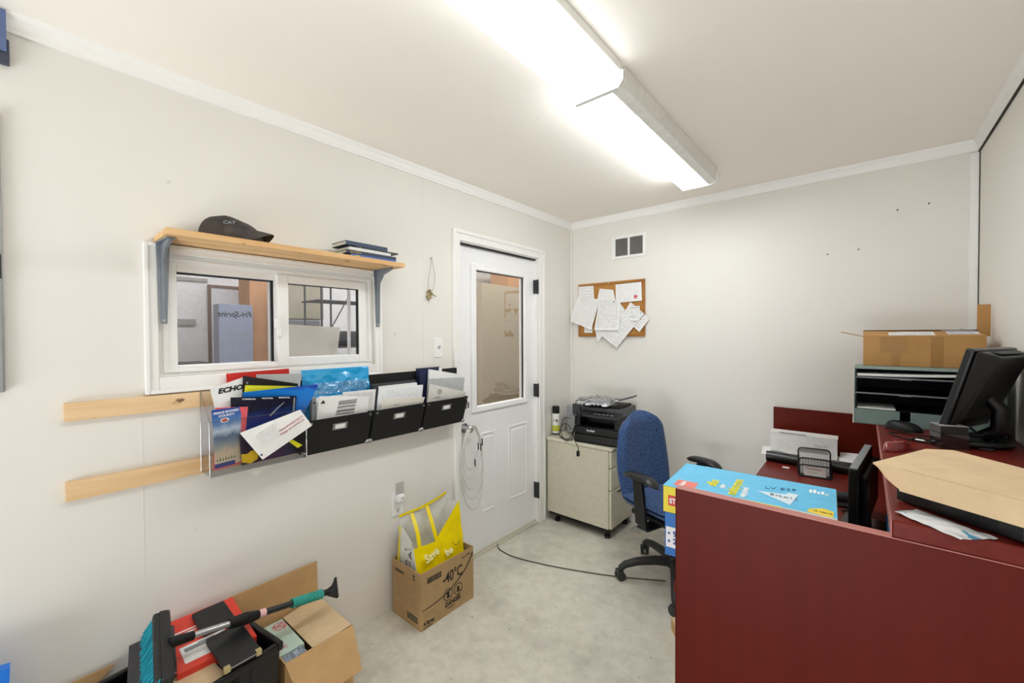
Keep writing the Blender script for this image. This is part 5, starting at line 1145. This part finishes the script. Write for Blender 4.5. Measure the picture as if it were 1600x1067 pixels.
MB().box((-0.066, -0.047, 0.0), (0.066, 0.047, 0.005)).build('base', wr_, t)
mesh_ = MB()
for k in range(11): mesh_.cyl((-0.06+k*0.012, -0.0205, 0.006), (-0.06+k*0.012, -0.0205, 0.086), 0.0009, n=4)
mesh_.build('mesh', wr_, t)
G4 = 'cards in the wire letter holder'
for k, (y, zt, lab, sz) in enumerate(((-0.038, 0.052, 'white business card with red print in the letter holder front slot', 0.045), (-0.008, 0.112, 'plain white envelope in the middle slot of the letter holder', 0.060), (0.030, 0.124, 'grey notes in the back slot of the letter holder', 0.060))):
    Fh = Matrix.Translation((1.740, -0.492, ZW)) @ Matrix.Rotation(R(8), 4, 'Z')
    q = [Fh @ Vector(p) for p in ((-sz, y, zt), (sz, y, zt), (sz, y, 0.007), (-sz, y, 0.007))]
    o, F = leaf('card', lab, 'card', q, [M_paper, M_paper, mat('grey_note', '#b5b5b2', 0.6)][k], 0.002, group=G4)
    if k == 0:
        lettering('Newsletter', 0.014, o, (0.012, 0.03, 0.0024), m=M_inkred, name='printed_title')
        lettering('desk supply', 0.008, o, (0.018, 0.016, 0.0024), m=M_inkgrey, name='printed_title')
tag(MB().box((1.598, -0.452, ZW), (1.630, -0.436, ZW+0.005)).build('eraser', M_white, bevel=0.0015), 'small white eraser on the desk left of the letter holder', 'eraser')
# papers sticking out right of box
leaf('paper_sheet', 'bent white sheets sticking out right of the white box', 'paper', [(1.83, -0.12, 0.80), (1.915, -0.15, 0.812), (1.92, -0.28, 0.790), (1.83, -0.26, 0.785)], M_paper, 0.002, 0.004)
# standing monitor on the desk
t = thing('computer_monitor', 'thin black monitor seen edge on beside the blue and yellow carton', 'monitor', (1.922, -1.08, ZW), R(-5.5))
# local y along screen width
MB().box((-0.012, -0.215, 0.045), (0.013, 0.215, 0.266)).build('screen_housing', M_black, t, bevel=0.004)
MB().box((0.013, -0.17, 0.07), (0.036, 0.17, 0.235)).build('rear_bulge', M_black, t, bevel=0.012, seg=3)
MB().box((-0.0135, -0.20, 0.06), (-0.0122, 0.20, 0.252)).build('screen', M_gloss, t)
MB().box((-0.010, -0.21, 0.2662), (0.011, 0.21, 0.2672)).build('top_strip', M_grey, t)
MB().box((0.0, -0.03, 0.012), (0.02, 0.03, 0.09)).build('stand_neck', M_black, t)
MB().box((-0.06, -0.10, 0), (0.08, 0.10, 0.012)).build('stand_base', M_gloss, t, bevel=0.004)
t = thing('desk_phone', 'black handset on the desk beside the paper carton', 'phone', (1.86, -0.83, ZW), R(10))
MB().cyl((-0.06, 0, 0.022), (0.05, 0.01, 0.022), 0.021, n=20).build('handset', M_dark, t, smooth=True)
MB().box((-0.05, -0.07, 0), (0.05, -0.025, 0.010)).build('base', M_black, t, bevel=0.003)
MB().tube(spl([(-0.01, -0.1, 0.004), (0.0, -0.13, 0.01), (0.02, -0.11, 0.02), (-0.02, -0.12, 0.005)], 5), 0.0035, 6).build('cord', M_black, t, smooth=True)
# books under the counter
G5 = 'magazines stacked under the counter'
z = ZW
for k, (c, lab) in enumerate((('#2b2d33', 'black magazine at the bottom of the stack under the counter'), ('#d7c93a', 'yellow edged magazine low in the stack under the counter'), ('#e6e6e2', 'white catalogue in the stack under the counter'), ('#2f6ea5', 'blue magazine in the stack under the counter'), ('#dcdcd8', 'white report high in the stack under the counter'), ('#3c3f46', 'dark magazine near the top of the stack under the counter'), ('#e2ddd8', 'white sheaf on top of the stack under the counter'))):
    h_ = (0.02, 0.016, 0.03, 0.022, 0.026, 0.018, 0.02)[k]
    tag(MB().box((1.988+0.004*(k % 3), -1.40+0.01*(k % 2), z), (2.145, -1.14, z+h_)).build('magazine', mat('magazine_%d' % k, c, 0.5), bevel=0.001), lab, 'magazine', G5); z += h_+0.0004

# counter: sorter
t = thing('file_sorter', 'grey green letter sorter with black slots on the counter', 'file sorter', (1.895, -0.70, ZC), R(0))
gg = mat('grey_green_metal', '#7f9490', 0.5); W_ = 0.440; D_ = 0.26; H_ = 0.242
MB().box((0, 0, 0), (0.004, D_, H_)).box((W_-0.004, 0, 0), (W_, D_, H_)).box((0.004, 0, H_-0.004), (W_-0.004, D_, H_)).box((0.004, 0, 0), (W_-0.004, D_, 0.004)).build('case', gg, t, bevel=0.001)
fp = MB().box((0.004, -0.002, 0.004), (0.148, 0.002, 0.064)).box((0.180, -0.002, 0.004), (W_-0.004, 0.002, 0.064)).box((0.148, -0.002, 0.004), (0.180, 0.002, 0.026))
fp.build('front_lip', gg, t, bevel=0.001)
MB().box((0.004, D_-0.004, 0.004), (W_-0.004, D_-0.0005, H_-0.004)).build('back', M_black, t)
for z in (0.062, 0.132, 0.200):
    MB().box((0.004, 0.004, z), (W_-0.004, D_-0.004, z+0.004)).build('shelf', M_black, t)
    if z > 0.1: MB().box((0.004, 0.0, z-0.001), (W_-0.004, 0.004, z+0.005)).build('shelf_edge', M_grey, t)
    MB().box((0.146, -0.003, z-0.004), (0.182, 0.0038, z+0.001)).build('label_tab', M_grey, t, bevel=0.001) if z > 0.1 else None
MB().box((0.005, 0.003, 0.005), (0.0095, D_-0.01, H_-0.005)).build('liner', M_black, t)
MB().box((-0.004, -0.001, 0.0), (-0.0002, 0.006, H_)).build('edge_strip', M_cream, t)
tag(MB().sheet(lambda u, v: (1.905+0.32*u, -0.70+0.22*v, ZC+0.2085+0.010*u*u*(1-v*0.5)), 14, 4, 0.010).build('paper_stack', M_paper), 'white papers in the top slot of the file sorter', 'papers', 'papers in the file sorter')
tag(MB().box((1.905, -0.696, ZC+0.0665), (2.03, -0.50, ZC+0.071)).build('paper_stack', M_paper), 'thin white papers in the bottom slot of the file sorter', 'papers', 'papers in the file sorter')
# cardboard box on sorter
t = thing('shipping_box', 'taped brown cardboard box with shipping labels on the sorter', 'box', (1.924, -0.50, ZC+0.2425), R(0))
c2 = mat_card('brown_cardboard', '#b98a52'); bw, bd, bh2 = 0.388, 0.30, 0.135
MB().box((0, 0, 0), (bw, bd, bh2)).build('carton', c2, t, bevel=0.002)
MB().hexa([(0.0, 0.0, bh2), (bw, 0.0, bh2), (bw-0.01, 0.12, bh2+0.018), (0.0, 0.12, bh2+0.022)], [(0.0, 0.001, bh2+0.004), (bw, 0.001, bh2+0.004), (bw-0.01, 0.12, bh2+0.022), (0.0, 0.12, bh2+0.026)]).build('top_flap', c2, t)
MB().box((0.0, 0.121, bh2+0.010), (bw-0.01, 0.126, bh2+0.030)).build('flap_gap_shade', mat('flap_shade_brown', '#4a3320', 0.8), t)  # dark strip painted in for the shade inside the box opening
MB().hexa([(-0.085, 0.04, bh2+0.020), (0.0, 0.03, bh2-0.002), (0.0, 0.27, bh2-0.002), (-0.085, 0.25, bh2+0.020)], [(-0.085, 0.04, bh2+0.0235), (0.0, 0.03, bh2+0.0015), (0.0, 0.27, bh2+0.0015), (-0.085, 0.25, bh2+0.0235)]).build('side_flap', c2, t)
MB().box((bw-0.004, 0.17, bh2), (bw+0.046-0.01, 0.174, bh2+0.14)).build('raised_flap', c2, t)
Mtop = frame((0, 0, bh2+0.0045), (1, 0, 0), (0, 0.12, 0.0185))
q = MB().box((0.09, 0.006, 0), (0.24, 0.105, 0.001)).build('shipping_label', mat_print('shipping_print', '#eceef0', '#33363a', 7, 0.4, 0.06, 0.05, 0.6), t); q.matrix_local = Mtop
q = MB().box((0.28, 0.03, 0), (0.375, 0.11, 0.001)).build('shipping_label', mat_print('shipping_print2', '#e4e4e8', '#33363a', 5, 0.4, 0.1, 0.05, 0.6), t); q.matrix_local = Mtop
tape = mat('brown_tape', '#a67b46', 0.25)
for a__, b__ in (((0.10, -0.001, 0.002), (0.128, 0.0002, bh2)), ((0.225, -0.001, 0.002), (0.265, 0.0002, bh2)), ((0.06, -0.0008, 0.062), (0.15, 0.0001, bh2-0.002))): MB().box(a__, b__).build('tape', tape, t)
for k in (0.335, 0.365):
    fr = MB()
    for x0, x1, z0, z1 in ((k, k+0.002, 0.01, 0.036), (k+0.022, k+0.024, 0.01, 0.036), (k, k+0.024, 0.01, 0.012), (k, k+0.024, 0.034, 0.036)): fr.box((x0, -0.0012, z0), (x1, -0.0002, z1))
    fr.ball((k+0.012, -0.0008, 0.026), (0.004, 0.0005, 0.005), 8, 6).box((k+0.006, -0.0012, 0.014), (k+0.018, -0.0002, 0.018)).build('handling_mark', M_ink, t)
t = thing('bubble_wrap', 'scrap of clear wrap lying on the brown shipping box', 'wrap', (2.24, -0.40, ZC+0.2425+bh2+0.018))
MB().sheet(lambda u, v: (-0.05+0.10*u, -0.03+0.07*v, 0.004+0.018*abs(noise.noise(Vector((u*5, v*5, 4))))), 20, 14, 0.0008).build('film', M_film, t)
# mouse
t = thing('computer_mouse', 'black computer mouse in front of the file sorter', 'mouse', (2.052, -0.765, ZC), R(-22))
MB().sheet(lambda u, v: (0.058*math.cos(2*PI*u)*math.cos(v*PI/2)**0.6, 0.031*math.sin(2*PI*u)*math.cos(v*PI/2)**0.6, 0.001+0.034*math.sin(v*PI/2)*(1+0.25*math.cos(2*PI*u)*math.cos(v*PI/2)*-1)), 28, 10, 0.001).build('shell', M_black, t, smooth=True)
MB().box((-0.03, -0.012, 0.0005), (0.03, 0.012, 0.003)).build('base', M_dark, t)
# cable on counter
t = thing('counter_cable', 'loose black cables with pale plugs on the counter top', 'cable', (2.05, -0.96, ZC))
MB().tube(spl([(-0.045, 0.10, 0.004), (0.0, 0.115, 0.004), (0.05, 0.10, 0.004), (0.075, 0.095, 0.004)]), 0.003, 6).build('cord', M_black, t, smooth=True)
MB().tube(spl([(-0.045, 0.10, 0.004), (-0.03, 0.04, 0.004), (0.02, -0.02, 0.005), (0.075, -0.045, 0.005)]), 0.003, 6).build('cord', M_black, t, smooth=True)
MB().tube(spl([(0.0, -0.03, 0.004), (0.03, -0.005, 0.012), (0.07, -0.03, 0.006), (0.09, -0.05, 0.004)]), 0.004, 6).build('cord', M_black, t, smooth=True)
MB().cyl((0.022, -0.015, 0.006), (0.045, -0.03, 0.006), 0.005, n=8).build('plug', M_cream, t)
# red stapler
t = thing('red_stapler', 'glossy dark red stapler at the counter edge', 'stapler', (2.015, -1.15, ZC), R(66))
MB().sheet(lambda u, v: (0.075*math.cos(2*PI*u)*math.cos(v*PI/2)**0.5, 0.024*math.sin(2*PI*u)*math.cos(v*PI/2)**0.5, 0.001+0.030*math.sin(v*PI/2)), 24, 8, 0.001).build('body', mat('glossy_dark_red', '#7c1a1c', 0.15, coat=0.5), t, smooth=True)
# counter monitor
t = thing('computer_monitor', 'black monitor seen from behind leaning back by the right wall', 'monitor', (2.208, -0.872, ZC), R(-26))
# local: y = width direction, +x = back of the screen
tilt = R(14)
MM = Matrix.Translation((0.0, 0, 0.052)) @ Matrix.Rotation(tilt, 4, 'Y')
Wd, Hd = 0.166, 0.295
MB().box((-0.018, -Wd, 0), (0.004, Wd, Hd), M=MM).build('bezel', mat('bezel_black', '#0f1011', 0.3), t, bevel=0.005, seg=3)
MB().box((-0.0192, -Wd+0.018, 0.02), (-0.0182, Wd-0.018, Hd-0.018), M=MM).build('screen', M_gloss, t)
sh_ = MB().hexa([MM @ Vector(p) for p in ((0.005, -Wd+0.006, 0.012), (0.024, -Wd+0.04, 0.05), (0.024, Wd-0.04, 0.05), (0.005, Wd-0.006, 0.012))], [MM @ Vector(p) for p in ((0.005, -Wd+0.006, Hd-0.004), (0.052, -Wd+0.05, Hd-0.012), (0.052, Wd-0.05, Hd-0.012), (0.005, Wd-0.006, Hd-0.004))])
sh_.build('rear_shell', mat('shell_black', '#0e0f10', 0.4), t, bevel=0.008, seg=3)
MB().box((0.018, -0.09, Hd-0.0065), (0.045, 0.09, Hd-0.0035), M=MM).build('vent_panel', mat('vent_dark', '#2f3133', 0.6), t)
MB().tube([(0.045, 0.0, 0.17), (0.085, 0.0, 0.13), (0.085, 0.0, 0.06), (0.045, 0, 0.030)], [0.016, 0.024, 0.026, 0.022], 12).build('stand_neck', mat('neck_black', '#0b0b0c', 0.35), t, smooth=True)
MB().tube([(0.02+0.085*math.cos(a*PI/16), 0.10*math.sin(a*PI/16), 0.012) for a in range(32)], 0.0115, 10, closed=True).build('stand_ring', mat('neck_black', '#161618', 0.3), t, smooth=True)
MB().box((-0.06, -0.095, 0.001), (0.095, 0.095, 0.006)).build('stand_plate', M_dark, t, bevel=0.003)
MB().cyl((0.012, -0.05, 0.075), (0.006, -0.05, 0.115), 0.006, n=10).build('cable_screw', M_steel, t)
MB().tube(spl([(0.01, -0.05, 0.09), (0.03, -0.03, 0.05), (0.06, 0.0, 0.03), (0.10, 0.02, 0.02)]), 0.004, 6).build('cord', M_black, t, smooth=True)
# small black acrylic cube
t = thing('memo_cube', 'small glossy black box in front of the leaning monitor', 'box', (2.127, -1.052, ZC), R(20))
MB().box((0, 0, 0.0), (0.074, 0.062, 0.050)).build('clear_base', mat_glaze('smoked_acrylic', (0.25, 0.26, 0.28), 0.06, 0.05), t)
MB().box((0.001, 0.001, 0.0505), (0.073, 0.061, 0.076)).build('black_top', M_gloss, t, bevel=0.001)
MB().box((0.0, 0.0, 0.0765), (0.074, 0.062, 0.0785)).build('lid', mat('pale_grey_lid', '#9fa1a3', 0.3), t)
MB().box((0.022, 0.022, 0.0787), (0.052, 0.034, 0.0795)).build('slot', M_ink, t)
# black device + its carton lid, plastic sleeve
t = thing('media_device', 'flat black electronic device under the cardboard lid', 'device', (1.987, -1.742, ZC), R(-37.5))
MB().box((0, 0, 0.003), (0.232, 0.148, 0.045)).build('case', mat('device_black', '#131416', 0.35), t, bevel=0.002)
MB().cyl((0.035, 0, 0.030), (0.035, -0.004, 0.030), 0.0035, n=12).build('screw', M_steel, t)
vt = MB()
for k in range(8): vt.box((0.125+k*0.0065, -0.0008, 0.010), (0.128+k*0.0065, 0.0, 0.038))
vt.build('vent_slots', M_ink, t)
MB().box((0.212, -0.003, 0.006), (0.230, 0.0, 0.042)).build('port_bracket', M_steel, t, bevel=0.001)
for x, y in ((0.02, 0.02), (0.21, 0.02), (0.21, 0.13), (0.02, 0.13)): MB().cyl((x, y, 0), (x, y, 0.003), 0.008, n=10).build('foot', M_black, t)
t = thing('carton_lid', 'pale cardboard carton lid resting over the black device', 'box lid', (1.99, -1.80, 0))
o0 = Vector((1.99, -1.80, 0))
TOP = [(1.988, -1.813), (1.944, -1.800), (2.049, -1.568), (2.102, -1.540), (2.325, -1.80), (2.325, -2.02)]
zt = 1.168
MB().prism([(x-o0.x, y-o0.y) for x, y in TOP][::-1], zt-0.003, zt).build('top', M_cardlt, t)
fr_ = Vector((2.325-1.988, -2.02+1.813, 0)).normalized(); nn2 = Vector((fr_.y, -fr_.x, 0))
a_, b_ = Vector((1.988, -1.813, 0))-o0, Vector((2.325, -2.02, 0))-o0
MB().hexa([a_+nn2*0.0+Vector((0, 0, zt-0.052)), b_+Vector((0, 0, zt-0.052)), b_-nn2*0.003+Vector((0, 0, zt-0.052)), a_-nn2*0.003+Vector((0, 0, zt-0.052))],
          [a_+Vector((0, 0, zt-0.0035)), b_+Vector((0, 0, zt-0.0035)), b_-nn2*0.003+Vector((0, 0, zt-0.0035)), a_-nn2*0.003+Vector((0, 0, zt-0.0035))]).build('front_skirt', M_cardlt, t)
def tipf(u, v):
    p = Vector((1.944, -1.800, 0)).lerp(Vector((1.988, -1.813, 0)), u)-o0
    return (p.x+0.014*v*(1-u), p.y, zt-0.003-0.045*v*(0.25+0.75*u**0.6))
MB().sheet(tipf, 8, 5, 0.002).build('side_flap', M_cardlt, t)
MB().box((2.02-o0.x, -1.62-o0.y, 1.119), (2.20-o0.x, -1.50-o0.y, zt-0.004)).build('inner_support', M_cardlt, t) if False else None
MB().hexa([(2.10-o0.x, -1.545-o0.y, ZC+0.001), (2.103-o0.x, -1.542-o0.y, ZC+0.001), (2.325-o0.x, -1.797-o0.y, ZC+0.001), (2.322-o0.x, -1.80-o0.y, ZC+0.001)][::1],
          [(2.10-o0.x, -1.545-o0.y, zt-0.004), (2.103-o0.x, -1.542-o0.y, zt-0.004), (2.325-o0.x, -1.797-o0.y, zt-0.004), (2.322-o0.x, -1.80-o0.y, zt-0.004)]).build('rear_skirt', M_cardlt, t)
EV = [(1.980, -1.838), (2.020, -1.792), (2.118, -1.872), (2.112, -1.900), (2.068, -1.925)]
t = thing('plastic_sleeve', 'white plastic envelope with blue and green print on the counter corner', 'envelope', (0, 0, ZC))
env = NT('printed_sleeve'); ev = env.coord(); e1 = env.ramp(env.noise(ev, 26, 2), [(0.64, (0, 0, 0, 1)), (0.68, (1, 1, 1, 1))]); e2 = env.ramp(env.noise(env.coord(loc=(3, 1, 0)), 22, 2), [(0.66, (0, 0, 0, 1)), (0.70, (1, 1, 1, 1))])
cc = env.mix(e1, lin('#e4e8ec'), lin('#5a9fc4')); cc = env.mix(e2, cc, lin('#a9cf8a')); env.link(cc, env.b.inputs['Base Color']); env.b.inputs['Roughness'].default_value = 0.15; env.b.inputs['Coat Weight'].default_value = 0.5
def evf(u, v):
    a = Vector(EV[0]+(0,)).lerp(Vector(EV[4]+(0,)), u); b2_ = Vector(EV[1]+(0,)).lerp(Vector((2.122, -1.876, 0)), u); p = a.lerp(b2_, v)
    return (p.x, p.y, 0.0015+0.007*math.sin(PI*u)*math.sin(PI*v)+0.002*noise.noise(Vector((u*6, v*6, 0)))+0.0015)
MB().sheet(evf, 24, 14, 0.001).build('sleeve', env.m, t, smooth=True)
# carton on the floor by the near panel
t = thing('small_carton', 'small cardboard box on the floor peeking past the desk panel', 'box', (1.205, -1.0, 0), R(-51))
MB().box((0, 0, 0), (0.2, 0.18, 0.055)).build('body', M_card, t, bevel=0.002)
MB().box((0, 0, 0.0555), (0.2, 0.088, 0.0585)).build('flap', M_cardlt, t)
